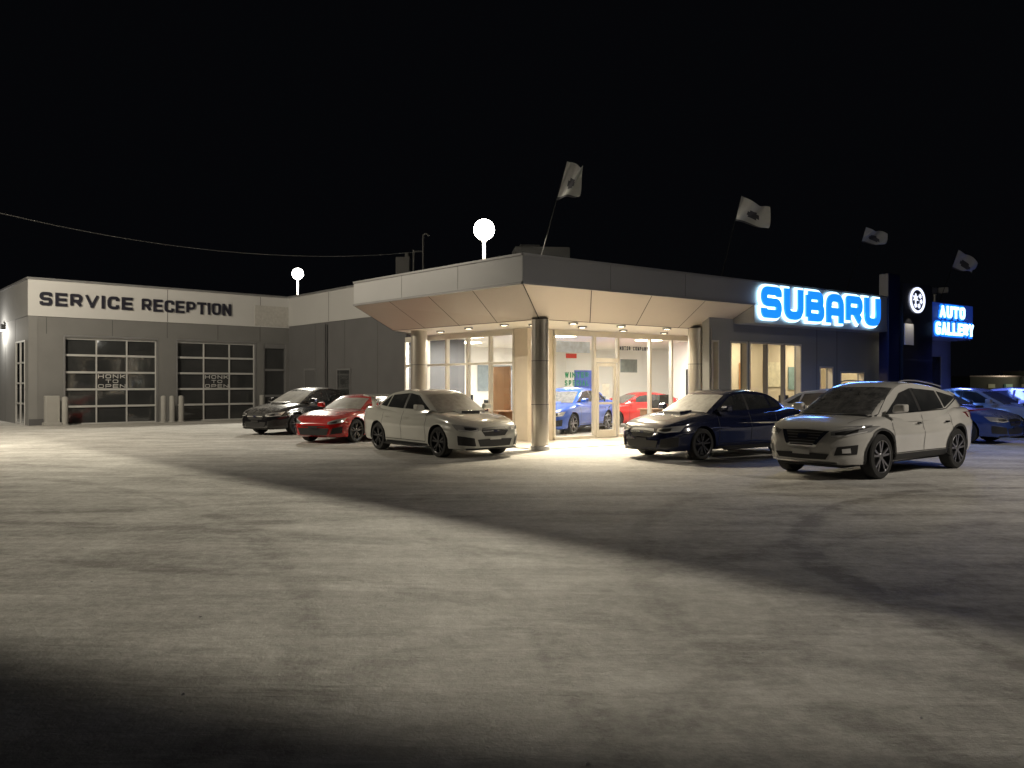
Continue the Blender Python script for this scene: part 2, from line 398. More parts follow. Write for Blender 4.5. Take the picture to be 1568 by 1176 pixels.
text('letters','RECEPTION',SO,SD,4.08,7.86,4.64,5.16,.042,.05,M_text,wall_sign,.20,.15)
wp = empty('wall_pack_lamp')
wbox('housing', SO2,(.66,-.751),9.0,9.3,3.9,4.15,.0,.16,M_black,wp)
wbox('lens', SO2,(.66,-.751),9.03,9.27,3.86,3.9,.01,.15,M_globe,wp)
light('wall_pack_light','POINT',(SO2[0]+.66*9.15-.4,SO2[1]-.751*9.15-.35,3.75),150,(1,.95,.85),wp,shadow_soft_size=.1)
def bollard(t,o,h=1.12,r=.11):
    x=SO[0]+SD[0]*t+SD[1]*o; y=SO[1]+SD[1]*t-SD[0]*o
    e=empty('bollard',(x,y,0))
    M=Matrix.Rotation(math.radians(90),4,'X')
    lathe('post',[(r,0),(r,h-.06),(r*.8,h-.02),(.001,h)],20,M_bol,e,M)
    lathe('base_ring',[(r*1.5,0),(r*1.5,.03),(r*1.02,.05)],20,M_bol,e,M)
    return e
for t in (1.12,4.80,5.15,5.52,9.1): bollard(t,.55)
gp=empty('guard_block'); wbox('block',SO,SD,.45,.95,0,1.15,.25,.6,M_bol,gp,.03); wbox('plinth',SO,SD,.40,1.0,0,.12,.2,.65,M_bol,gp,.02)

# ------------------------------------------------------------------ dealership building
db = empty('car_dealership_building')
WO=P2
wbox('wing_wall', WO,WD,0,13.05,0,4.3,-.3,0,M_wallW,db)
wbox('wing_band', WO,WD,0.05,15.0,4.3,5.62,-.3,.04,M_bandW,db)
wbox('wing_cap', WO,WD,0.05,15.0,5.62,5.70,-.35,.08,M_cap,db)
for t in (2.6,5.2,7.8,10.4): wbox('wing_joint', WO,WD,t,t+.03,0.0,4.28,0,.005,M_seam2,db)
for t in (3.9,7.8,11.7): wbox('wing_band_joint', WO,WD,t,t+.02,4.32,5.6,.04,.045,M_seam2,db)
wbox('wing_window_frame', WO,WD,4.6,5.75,1.05,2.25,0,.04,M_cap,db); wbox('wing_window', WO,WD,4.68,5.67,1.12,2.18,.04,.05,M_gdark,db)
wbox('wing_door_frame', WO,WD,1.6,2.7,0,2.3,0,.04,M_cap,db); wbox('wing_door', WO,WD,1.68,2.62,0,2.22,.04,.055,M_wallD,db)
px=WO[0]+WD[0]*3.75-.1; py=WO[1]+WD[1]*3.75-.1
cyl('downpipe',(px,py,0),(px,py,4.2),.05,M_wallD,db)
mesh('upper_return', [(-.6,26.55,4.4),(3,45,4.4),(3,45,5.7),(-.6,26.55,5.7)],[(0,1,2,3)],M_wallD,db)
mesh('wing_roof', [(P2[0],P2[1],5.5),(-.6,26.55,5.5),(3,45,5.5),(-6,50,5.5)],[(0,1,2,3)],M_snowr,db)
LL=6.83; RL=20.6
def fascia(nm,O,d,L_,zt=4.46,m=None):
    wbox(nm, O,d,0,L_,3.84,zt-.05,-.25,0,m or M_fasc,db)
    wbox(nm+'_lip', O,d,0,L_,3.78,3.835,-.2,.035,M_cap,db)
    wbox(nm+'_cap', O,d,0,L_,zt-.05,zt,-.3,.03,M_cap,db)
fascia('left_fascia',LT,dL,LL); fascia('right_fascia',C,dR,8.0,m=M_fasr)
for t in (2.3,4.6): wbox('fascia_joint',LT,dL,t,t+.008,3.84,4.41,0,.003,M_seam2,db)
for t in (2.6,5.2): wbox('fascia_joint',C,dR,t,t+.008,3.84,4.41,0,.003,M_seam2,db)
wbox('sign_band_right',C,dR,8.0,14.85,3.3,4.41,-.7,0,M_fasr,db)
wbox('sign_band_cap',C,dR,8.0,14.85,4.41,4.46,-.75,.03,M_cap,db)
wbox('far_band',C,dR,17.5,20.6,3.2,4.41,-.7,0,M_fasr,db)
wbox('far_band_cap',C,dR,17.5,20.62,4.41,4.46,-.75,.03,M_cap,db)
def soff(O0,O1,I0,I1,n,nm):
    v=[(O0[0],O0[1],3.80),(O1[0],O1[1],3.80),(I1[0],I1[1],3.15),(I0[0],I0[1],3.15)]
    mesh(nm,v,[(0,1,2,3)],M_soff,db)
    A,B,Cc,Dd=[Vector(q) for q in v]; nrm=(B-A).cross(Dd-A).normalized()
    if nrm.z>0: nrm=-nrm
    def strip(p,q,wd=.011):
        s=(q-p).normalized().cross(nrm)*wd
        o=nrm*.005
        mesh('soffit_joint',[p-s+o,p+s+o,q+s+o,q-s+o],[(0,1,2,3)],M_seam,db)
    for i in range(0,n+1):
        f=i/n
        strip(A.lerp(B,f),Dd.lerp(Cc,min(1,max(0,f))))
    strip(A.lerp(Dd,.985),B.lerp(Cc,.985))
soff(LT,C,LI,CI,4,'soffit_left'); soff(C,RT,CI,RI,4,'soffit_right')
mesh('soffit_end_left',[(LT[0],LT[1],3.8),(LI[0],LI[1],3.15),(LI[0]+.6,LI[1]+5,3.15),(LT[0]+.6,LT[1]+6,3.8)],[(0,1,2,3)],M_soff,db)
mesh('soffit_end_right',[(RT[0],RT[1],3.8),(RI[0],RI[1],3.15),(RI[0],RI[1],3.8)],[(0,1,2)],M_soff,db)
mesh('roof',[(LT[0]+.2,LT[1]+.2,4.35),(C[0],C[1]+.25,4.35),(16.8,29.8,4.35),(12,40,4.35),(2,44,4.35),(-1,29,4.35)],[(0,1,2,3,4,5)],M_snowr,db)
mesh('ceiling',[(LI[0],LI[1],3.16),(CI[0],CI[1],3.16),(RI[0],RI[1],3.16),(16.2,30.3,3.16),(11,39,3.16),(2,43,3.16),(-6,33,3.16),(-2,28.5,3.16)],[(0,1,2,3,4,5,6,7)],mat('ceiling_tile',(.74,.70,.62),.7,var=.04),db)
mesh('inner_rim',[(LI[0],LI[1],3.15),(CI[0],CI[1],3.15),(CI[0],CI[1],3.17),(LI[0],LI[1],3.17)],[(0,1,2,3)],M_cap,db)
def column(x,y,r=.21):
    M=Matrix.Translation((x,y,0))@Matrix.Rotation(math.radians(90),4,'X')
    lathe('column',[(r,0.12),(r,3.16)],40,M_col,db,M)
    lathe('column_foot',[(r*1.12,0),(r*1.12,.1),(r*1.0,.12)],40,M_cap,db,M)
    for z in (1.1,2.15):
        lathe('column_joint',[(r+.001,z),(r+.003,z+.004),(r+.003,z+.010),(r+.001,z+.014)],40,M_seam2,db,M)
column(.68,19.42); column(-2.72,23.5,.24); column(5.15,22.55)
mesh('porch_slab',[(E[0],E[1],.02),(LI[0]+.4,LI[1],.02),(CI[0],CI[1]+.1,.02),(RI[0]-.3,RI[1]-.3,.02),(6.1,26.3,.02),(K[0],K[1],.02)],[(0,1,2,3,4,5)],mat('swept_paving',(.42,.38,.33),.6,var=.3,vscale=4,bump=.3),db)

def glazing(O,d,ts,z0,z1,trans,nm):
    wbox(nm+'_sill',O,d,ts[0],ts[-1],z0-.14 if z0>.2 else 0,z0,-.1,.05,M_alu,db)
    wbox(nm+'_head',O,d,ts[0],ts[-1],z1,z1+.16,-.1,.05,M_alu,db)
    pane(nm+'_glass',O,d,ts[0],ts[-1],z0,z1,-.02,M_glass,db)
    for t in ts: wbox(nm+'_mullion',O,d,t-.035,t+.035,z0,z1,-.08,.045,M_alu,db)
    for z in trans:
        for a,b in zip(ts[:-1],ts[1:]): wbox(nm+'_transom',O,d,a+.035,b-.035,z-.03,z+.03,-.07,.035,M_alu,db)
GD=(.66,-.751)
glazing(E,GD,[0,1.2,2.25,3.3,4.35,5.4],.12,2.98,[2.2],'left_window')
wbox('corner_panel',E,GD,5.4,5.99,0,3.14,-.12,.03,M_pbeige,db)
wbox('corner_panel',K,dR,.0,.86,0,3.14,-.12,.0,M_pbeige,db)
glazing(K,dR,[.9,2.42],.10,2.98,[],'entry_window')
glazing(K,dR,[3.36,4.72,5.68,6.66],.10,2.98,[],'right_window')
pane('door_transom_glass',K,dR,2.46,3.32,2.36,2.98,-.02,M_glass,db)
wbox('door_header',K,dR,2.455,3.325,2.24,2.36,-.08,.05,M_alu,db)
wbox('door_head_top',K,dR,2.42,3.36,2.98,3.14,-.1,.05,M_alu,db)
for a,b in ((2.5,3.28),):
    for t in (a,b-.09): wbox('door_stile',K,dR,t,t+.09,.03,2.22,-.05,.02,M_alu,db)
    for z,h in ((.03,.22),(2.12,.1),(1.0,.06)): wbox('door_rail',K,dR,a+.09,b-.09,z,z+h,-.05,.02,M_alu,db)
    pane('door_glass',K,dR,a+.09,b-.09,.2,2.15,-.015,M_glass,db)
mesh('return_wall',[(5.50,22.15,0),(5.86,26.0,0),(5.86,26.0,3.15),(5.50,22.15,3.15)],[(0,1,2,3)],M_pbeige,db)
RO=(C[0]-.588*.7,C[1]+.809*.7)
wz=2.82
wbox('right_wall_top',RO,dR,6.95,14.85,wz,3.5,-.25,0,M_wallR,db)
edges=[6.95,7.05,7.35,7.83,8.6,8.68,11.2,12.15,12.9,13.3,14.7,14.85]
sill={1:.9,3:.12,5:.9,7:1.2,9:1.5}; top={7:2.15,9:2.0}
for i,(a,b) in enumerate(zip(edges[:-1],edges[1:])):
    if i in sill:
        if sill[i]>.15: wbox('right_wall_sill',RO,dR,a,b,0,sill[i],-.25,0,M_wallR,db)
        if i in top: wbox('right_wall_over',RO,dR,a,b,top[i],wz,-.25,0,M_wallR,db)
        zt=top.get(i,wz)
        pane('window_glass_pane',RO,dR,a+.04,b-.04,sill[i]+.04,zt-.04,-.11,M_glass,db)
        for (q,r_,z0,z1) in ((a,a+.05,sill[i],zt),(b-.05,b,sill[i],zt),(a+.05,b-.05,sill[i],sill[i]+.05),(a+.05,b-.05,zt-.05,zt)):
            wbox('window_frame',RO,dR,q,r_,z0,z1,-.15,.012,M_alu,db)
        if i==5:
            for t in (9.5,10.35): wbox('window_mullion',RO,dR,t,t+.05,sill[i]+.05,zt-.05,-.14,.0,M_cap,db)
    else:
        wbox('right_wall_pier',RO,dR,a,b,0,wz,-.25,0,M_wallR,db)
for t in (12.0,13.1): wbox('right_joint',RO,dR,t,t+.02,0,3.3,0,.005,M_seam2,db)
wbox('right_wall_far',RO,dR,14.85,20.6,0,3.5,-.25,0,M_wallR,db)
wbox('far_window',RO,dR,18.6,19.8,.9,2.6,0,.015,M_gdark,db)
for t in (18.55,19.8): wbox('far_window_frame',RO,dR,t,t+.06,.85,2.65,0,.04,M_cap,db)
wbox('right_end_wall',(RO[0]+dR[0]*20.6,RO[1]+dR[1]*20.6),(-.588,.809),0,9,0,4.4,-.25,0,M_wallR,db)
mesh('showroom_floor',[(E[0],E[1],.035),(K[0],K[1],.035),(5.86,26.0,.035),(5.5,22.3,.035),(16,30,.035),(11,39,.035),(2,43,.035),(-6,33,.035)],[(0,1,2,3,4,5,6,7)],M_tile,db)
def iwall(a,b,m,z0=0,z1=3.16,nm='interior_wall'):
    mesh(nm,[(a[0],a[1],z0),(b[0],b[1],z0),(b[0],b[1],z1),(a[0],a[1],z1)],[(0,1,2,3)],m,db)
iwall((-1.87,28.05),(-4.5,31.2),M_white); iwall((E[0],E[1]),(-1.87,28.0),M_wallD,0,3.3)
iwall((-4.5,31.2),(2.5,37.2),M_white)
iwall((2.5,37.2),(11,34),M_white)
iwall((7.0,26.2),(6.2,31),M_white)
iwall((7.0,26.2),(11.5,29.5),M_warm,nm='office_back_wall'); iwall((11.5,29.5),(12.6,27.6),M_warm)
iwall((11.5,29.5),(11,34),M_white)
iwall((13.0,28.6),(15.5,30.2),M_white)
def panel(x,y,e,c=(1,.95,.85),s=1.1,z=3.12):
    wbox('ceiling_light_panel',(x,y),dR,-.3*s,.3*s,z+.0,z+.02,-.3*s,.3*s,M_down,db)
    light('ceiling_light','AREA',(x,y,z-.03),e,c,db,shape='SQUARE',size=.6*s,target=(x,y,0))
for x,y,e in ((-1.4,26.3,260),(-1.6,30.,260),(1.6,25.8,210),(4.8,28.2,200),(2.4,32.5,210)): panel(x,y,e)
for x,y in ((7.9,25.5),(10.6,27.4)): panel(x,y,50,(1,.84,.6))
panel(13.2,27.9,30)
def poster(O,d,t0,t1,z0,z1,o,c,nm='poster',es=0):
    wbox(nm,O,d,t0,t1,z0,z1,o,o+.008,mat('poster_%d_%d_%d'%tuple(int(q*255) for q in c),c,.6,var=.35,vscale=6),db)
M_tg=mat('txt_green',(.02,.2,.1),.6)
text('poster_text','WINTER',K,dR,1.3,2.2,1.78,1.94,.0,.003,M_tg,db,.22,.3)
text('poster_text','SPECIAL',K,dR,1.3,2.2,1.55,1.71,.0,.003,M_tg,db,.22,.3)
wbox('door_notice',K,dR,1.0,2.25,2.5,2.82,-.012,-.006,mat('banner',(.5,.58,.72),.6,var=.4,vscale=7),db)
wbox('red_notice',K,dR,1.35,1.75,2.34,2.47,-.012,-.006,mat('banner_red',(.5,.05,.04),.6),db)
text('window_text','MOTOR COMPANY',K,dR,3.45,4.65,2.62,2.74,-.015,.003,M_text,db,.2,.25)
poster(K,dR,2.75,3.02,1.25,1.6,-.012,(.7,.7,.68))
poster(K,dR,3.5,4.2,1.95,2.35,-.035,(.3,.35,.4)); 
WBO=(-4.5,31.2); WBD=(.759,.651)
for a,b,z0,z1,c in ((1.2,2.6,1.2,2.3,(.04,.12,.3)),(4.0,6.2,1.3,2.4,(.25,.3,.33)),(6.8,8.4,.9,2.4,(.1,.12,.14))):
    poster(WBO,WBD,a,b,z0,z1,.03,c,'wall_poster')
OB=(7.0,26.2); OD=(.806,.592)
for a,b,z0,z1,c in ((.6,1.2,1.4,2.3,(.5,.25,.1)),(1.9,2.9,1.5,2.35,(.7,.66,.5)),(3.3,4.1,1.4,2.2,(.2,.3,.3))):
    poster(OB,OD,a,b,z0,z1,.03,c,'framed_picture')
def desk(x,y,r):
    c,s=math.cos(r),math.sin(r)
    box('desk_top',(x,y,.76),(1.5,.7,.04),r,M_wood,db,.01); box('desk_panel',(x,y,.4),(1.4,.04,.68),r,M_wood,db)
    for k in (-.65,.65): box('desk_leg',(x+c*k,y+s*k,.39),(.05,.6,.7),r,M_wood,db)
    box('monitor',(x+.2*c,y+.2*s,1.08),(.5,.03,.32),r,M_black,db,.01); box('monitor_stand',(x+.2*c,y+.2*s,.85),(.06,.04,.16),r,M_black,db)
def chair(x,y,r):
    c,s=math.cos(r),math.sin(r)
    box('chair_seat',(x,y,.48),(.46,.46,.07),r,M_black,db,.02); box('chair_back',(x-s*.22,y+c*.22,.8),(.44,.06,.5),r,M_black,db,.02)
    for a in (-.18,.18):
        for b in (-.18,.18): cyl('chair_leg',(x+a,y+b,.03),(x+a,y+b,.46),.015,M_black,db,8)
desk(-1.6,27.2,-.85); chair(-1.0,28.0,-.85); desk(.2,24.6,-.85); chair(.9,25.2,2.2)
desk(5.0,27.0,.63); chair(5.2,28,.63); desk(8.6,25.8,.63); chair(9,26.4,.63)
for x,y,r,c in ((2.6,29.2,.4,(.03,.06,.25)),(-.2,28.6,-.6,(.3,.32,.35)),(6.1,27.2,.8,(.04,.05,.06)),(.9,27.6,.6,(.08,.1,.12))):
    box('display_banner',(x,y,1.35),(.75,.03,1.5),r,mat('banner_%d'%int(c[2]*100),c,.6,var=.5,vscale=4),db); box('banner_foot',(x,y,.32),(.7,.2,.56),r,M_cap,db,.02)
for x,y in ((3.1,27.8),(5.5,29.4)): 
    cyl('planter',(x,y,.03),(x,y,.5),.17,M_black,db,16,.22)
    vv=[];ff=[]
    for i in range(70):
        a=random.uniform(0,6.28); el=random.uniform(.5,1.5); l=random.uniform(.4,.9)
        d=Vector((math.cos(a)*math.cos(el),math.sin(a)*math.cos(el),math.sin(el)))*l; s=Vector((-math.sin(a),math.cos(a),0))*.035
        p=Vector((x,y,.5)); b0=len(vv); vv+=[p-s*.4,p+s*.4,p+d*.6+s,p+d*.6-s,p+d+Vector((0,0,-.1))]; ff+=[(b0,b0+1,b0+2,b0+3),(b0+3,b0+2,b0+4)]
    mesh('potted_plant_leaves',vv,ff,mat('plant_green',(.03,.09,.03),.5),db)
box('inner_door',(-.35,25.3,1.1),(.9,.05,2.1),-.85,M_wood,db)
for i,(x,y) in enumerate(((1.55,20.35),(2.9,21.35),(4.3,22.3),(1.9,21.7),(4.6,24.3),(3.2,23.1),(-.2,20.9),(-1.2,22.2),(-2.1,23.6),(-2.8,25.2),(.55,20.9))):
    M=Matrix.Translation((x,y,3.12))@Matrix.Rotation(math.radians(90),4,'X')
    lathe('downlight_lens',[(.001,.0),(.085,.0)],20,M_down,db,M); lathe('downlight_trim',[(.085,-.004),(.12,-.008),(.125,.04)],20,M_cap,db,M)
    en={0:1700,1:900,2:250,6:150}.get(i,150)
    if i in (0,1,2,3,5,6,8): light('downlight_beam','SPOT',(x,y,3.08),en,(1,.86,.62),db,spot_size=math.radians(124),spot_blend=.8,shadow_soft_size=.08,target=(x,y,0) if i not in (0,1) else (x+.45,y-1.3,0))

# ------------------------------------------------------------------ pylon, signs
py_ = empty('entrance_pylon')
wbox('navy_fin',C,dR,14.85,15.55,0,5.22,-.28,.06,M_navy,py_,.02)
wbox('black_slab',C,dR,15.55,17.5,0,4.98,-.28,.16,M_pyl,py_,.02)
for z in (1.2,2.4,3.6): wbox('slab_joint',C,dR,15.57,17.48,z,z+.015,.16,.164,M_seam2,py_)
lg = empty('round_logo_sign')
def ring(nm,cx,cz,r0,r1,o,m,a=1,parent=lg,n=48,h=.03):
    v=[];f=[]
    for i in range(n):
        t=2*math.pi*i/n
        for r in (r0,r1):
            for oo in (o,o+h):
                tt=cx+math.cos(t)*r*a; z=cz+math.sin(t)*r
                v.append((C[0]+dR[0]*tt+dR[1]*oo, C[1]+dR[1]*tt-dR[0]*oo, z))
    for i in range(n):
        j=(i+1)%n; A=i*4;B=j*4
        f+=[(A+1,A+3,B+3,B+1),(A+2,A,B,B+2),(A+3,A+2,B+2,B+3),(A,A+1,B+1,B)]
    mesh(nm,v,f,m,parent)
LX=16.45
ring('outer_ring',LX,4.42,.35,.43,.17,M_logow,1.12)
ring('ring_face',LX,4.42,.001,.35,.168,M_navy,1.12,h=.01)
def star(cx,cz,r,o,m,parent):
    v=[];
    for oo in (o,o+.03):
        for i in range(12):
            rr=r if i%2==0 else r*.34; t=math.pi/2+math.pi*i/6
            tt=cx+math.cos(t)*rr*1.15; z=cz+math.sin(t)*rr
            v.append((C[0]+dR[0]*tt+dR[1]*oo, C[1]+dR[1]*tt-dR[0]*oo, z))
    f=[tuple(range(12,24))]+[(i,(i+1)%12,12+(i+1)%12,12+i) for i in range(12)]
    mesh('star',v,f,m,parent)
star(LX-.14,4.48,.16,.18,M_logow,lg)
for a,b in ((.16,.14),(.22,-.04),(.08,-.19),(-.14,-.18)): star(LX+a,4.42+b,.08,.18,M_logow,lg)
sg = empty('illuminated_letter_sign')
text('letter_halo','SUBaRU',C,dR,8.14,14.2,3.44,4.32,.03,.05,M_halo,sg,.27,.16,.065)
text('letter_face','SUBaRU',C,dR,8.14,14.2,3.44,4.32,.10,.05,M_blue,sg,.27,.16,.0)
ag = empty('illuminated_gallery_sign')
wbox('cabinet',C,dR,17.55,20.5,3.24,4.44,.0,.14,M_agp,ag,.02)
text('letter_halo','AUTO',C,dR,17.95,19.75,3.92,4.34,.145,.03,M_blue,ag,.24,.25,.06)
text('letter_face','AUTO',C,dR,17.95,19.75,3.92,4.34,.185,.03,M_halo,ag,.24,.25)
text('letter_halo','GALLERY',C,dR,17.66,20.4,3.32,3.76,.145,.03,M_blue,ag,.22,.2,.06)
text('letter_face','GALLERY',C,dR,17.66,20.4,3.32,3.76,.185,.03,M_halo,ag,.22,.2)
light('sign_glow','AREA',(C[0]+dR[0]*11.2+.588*.5,C[1]+dR[1]*11.2-.809*.5,3.9),130,(.12,.3,1),sg,shape='RECTANGLE',size=5.5,size_y=.6,target=(C[0]+dR[0]*12+.588*6,C[1]+dR[1]*12-.809*6,0))
light('sign_glow','AREA',(C[0]+dR[0]*19+.588*.4,C[1]+dR[1]*19-.809*.4,3.8),330,(.14,.20,1),ag,shape='RECTANGLE',size=2.4,size_y=.6,target=(C[0]+dR[0]*20+.588*6,C[1]+dR[1]*20-.809*6,0))
light('slab_light','SPOT',(C[0]+dR[0]*15.95+.588*.5,C[1]+dR[1]*15.95-.809*.5,4.0),18,(1,.9,.7),py_,spot_size=math.radians(70),spot_blend=.6,target=(C[0]+dR[0]*15.9+.588*.1,C[1]+dR[1]*15.9-.809*.1,3.2))
wbox('slab_plate',C,dR,15.62,16.2,2.9,3.6,.16,.18,M_band,py_)

# ------------------------------------------------------------------ roof-mounted area lamps
def area_lamp(x,y,z,zb,energy,half,col,head_to,blend=.04,r=.2,target=None,nm='street_lamp',dist=None):
    e=empty(nm)
    cyl('pole',(x,y,zb),(x,y,z-r*.9),.045,M_pole,e)
    cyl('base_plate',(x,y,zb),(x,y,zb+.05),.14,M_pole,e)
    cyl('collar',(x,y,z-r*1.2),(x,y,z-r*.85),.07,M_pole,e)
    c=Vector((x,y,z))
    d=Vector((head_to[0],head_to[1],0)).normalized()
    M=Matrix.Translation(c)@Matrix.Rotation(math.radians(90),4,'X')
    lathe('bulb_globe',[(.001,-r)]+[(r*math.sin(a),-r*math.cos(a)) for a in [math.pi*i/20 for i in range(1,20)]]+[(.001,r)],28,M_globe,e,M)
    p=c+d*(r+.1)
    l=light('lamp_light','SPOT',tuple(p),energy,col,e,spot_size=math.radians(half*2),spot_blend=blend,shadow_soft_size=.06,target=tuple(p+Vector(target)) if target else (p.x,p.y,0))
    if dist: yard_distribution(l.data,*dist)
    return e
area_lamp(-.75,21.6,5.75,4.35,700,84,(1,.90,.70),(-.1,-1),r=.28,dist=(.306,.324,2.5,.015),target=(.10,0,-1))
area_lamp(-10.4,39.0,6.95,5.5,3500,78,(1,.93,.78),(-.3,-1),blend=.2,r=.27)
area_lamp(-17.5,19.5,8.5,0,5200,74,(1,.88,.68),(.3,.5),blend=.6,r=.25,target=(2.85,6.3,-8.5))
area_lamp(18,9,9,0,4800,54,(1,.90,.76),(-.5,0),blend=.9,r=.25,target=(-3.9,2.5,-9))

# ------------------------------------------------------------------ roof stuff
hv=empty('rooftop_hvac_unit')
box('cabinet',(1.0,28.2,5.45),(1.9,1.2,1.75),0.1,M_hvac,hv,.03); box('fan_hood',(.6,28.2,6.38),(.7,.7,.12),0.1,M_hvac,hv,.02)
vm=empty('rooftop_vent_mast')
cyl('mast',(-3.25,29.4,5.5),(-3.25,29.4,7.0),.035,M_hvac,vm,10); cyl('mast',(-3.6,29.4,5.5),(-3.6,29.4,6.5),.035,M_hvac,vm,10)
cyl('bar',(-3.6,29.4,6.45),(-3.25,29.4,6.45),.03,M_hvac,vm,10)
for i in range(8):
    a=math.pi*i/8;b=math.pi*(i+1)/8
    cyl('gooseneck',(-3.15+.1*math.cos(a),29.4,7.0+.1*math.sin(a)),(-3.15+.1*math.cos(b),29.4,7.0+.1*math.sin(b)),.035,M_hvac,vm,8)
box('vent_box',(-4.0,29.6,5.9),(.5,.5,.7),0,M_hvac,vm,.02)
cyl('flue',(-3.9,30.0,5.5),(-3.9,30.0,6.5),.1,M_hvac,vm)
def tube(nm,pts,r,m,parent=None,n=6):
    cu=bpy.data.curves.new(nm,'CURVE'); cu.dimensions='3D'; s=cu.splines.new('POLY'); s.points.add(len(pts)-1)
    for p,q in zip(s.points,pts): p.co=(*q,1)
    cu.bevel_depth=r; cu.bevel_resolution=2; cu.materials.append(m)
    o=bpy.data.objects.new(nm,cu); COL.objects.link(o)
    if parent: o.parent=parent
    return o
a=Vector((-3.3,29.4,6.45)); b=Vector((-17.5,19.5,7.2)); pts=[]
for i in range(41):
    t=i/40; p=a.lerp(b,t); p.z-=4*1.0*t*(1-t); pts.append(tuple(p))
tube('overhead_wire',pts,.010,mat('wire_grey',(.10,.10,.10),.5))
def flag(bx,by,tx,ty,tz,wd,hg,rot,droop,ph=0):
    e=empty('roof_flag')
    cyl('pole',(bx,by,4.35),(tx,ty,tz),.013,M_fpole,e,8,.008)
    n=14; m_=12; v=[];f=[];fm=[]
    pd=(Vector((bx,by,4.35))-Vector((tx,ty,tz))).normalized()
    c,s=math.cos(rot),math.sin(rot)
    for i in range(n+1):
        for j in range(m_+1):
            U=i/n;V=j/m_
            p=Vector((tx,ty,tz))+pd*hg*V*(1-.3*U)
            wv=.12*math.sin(U*8+V*4+ph)*U**.5
            p+=Vector((c*U*wd, s*U*wd, -droop*U*wd-.18*U*math.sin(V*3.1)*hg+.10*math.sin(U*7+V*5+ph)*U))+Vector((-s*wv,c*wv,0))
            v.append(p)
    for i in range(n):
        for j in range(m_):
            f.append((i*(m_+1)+j,(i+1)*(m_+1)+j,(i+1)*(m_+1)+j+1,i*(m_+1)+j+1))
            U=(i+.5)/n-.5;V=(j+.5)/m_-.5
            fm.append(1 if (math.hypot(U,V)<.2 or V>.38) else 0)
    mesh('cloth',v,f,[M_cloth,mat('flag_emblem',(.05,.05,.06),.9)],e,True,fm)
flag(.62,20,1.36,19.9,7.12,.45,1.0,.2,.25,0)
flag(5.9,22.9,6.45,22.6,6.9,.85,.72,.1,.45,1.3)
flag(10.9,26.4,11.5,26.1,6.7,.72,.5,.2,.3,2.4)
flag(15.8,29.9,16.45,29.6,6.55,.62,.7,-.2,.7,3.6)
rl=empty('roof_floodlight'); 
cyl('pole',(15.9,30.2,4.35),(15.9,30.2,5.05),.05,M_pole,rl); box('head',(15.7,30.1,5.1),(.35,.3,.22),.4,M_pole,rl,.03); box('head',(16.15,30.1,5.1),(.35,.3,.22),-.4,M_pole,rl,.03)

# ------------------------------------------------------------------ distant things
for i,(x,y,wx,h,c) in enumerate(((70,118,10,2.6,.25),(84,124,13,3.4,.2),(100,130,14,3.4,.25),(60,140,12,3.2,.15))):
    e=empty('distant_building'); box('block',(x,y,h/2),(wx,6,h),.1,mat('far_wall',(.12,.15,.14),.8),e); box('roof',(x,y,h+.1),(wx+.5,6.5,.2),.1,M_cap,e)
    for k in range(4):
        box('window',(x-wx*.4+k*wx*.25,y-3.1,h*.5),(wx*.10,.4,h*.22),.1,mat('far_window_%d'%(k%2),(.3,.5,.4),.5,emit=((.4,.8,.6),(1,.7,.4))[k%2],es=.05),e)
for x,y,z in ((73,112,3.2),(77.5,118,3.)):
    e=empty('distant_street_lamp'); cyl('pole',(x,y,0),(x,y,z),.1,M_pole,e,8)
    light('glow','POINT',(x,y-.6,z-.5),200,(1,.75,.5),e,shadow_soft_size=.1); cyl('head',(x,y-.3,z),(x,y+.2,z),.07,M_globe,e,8)

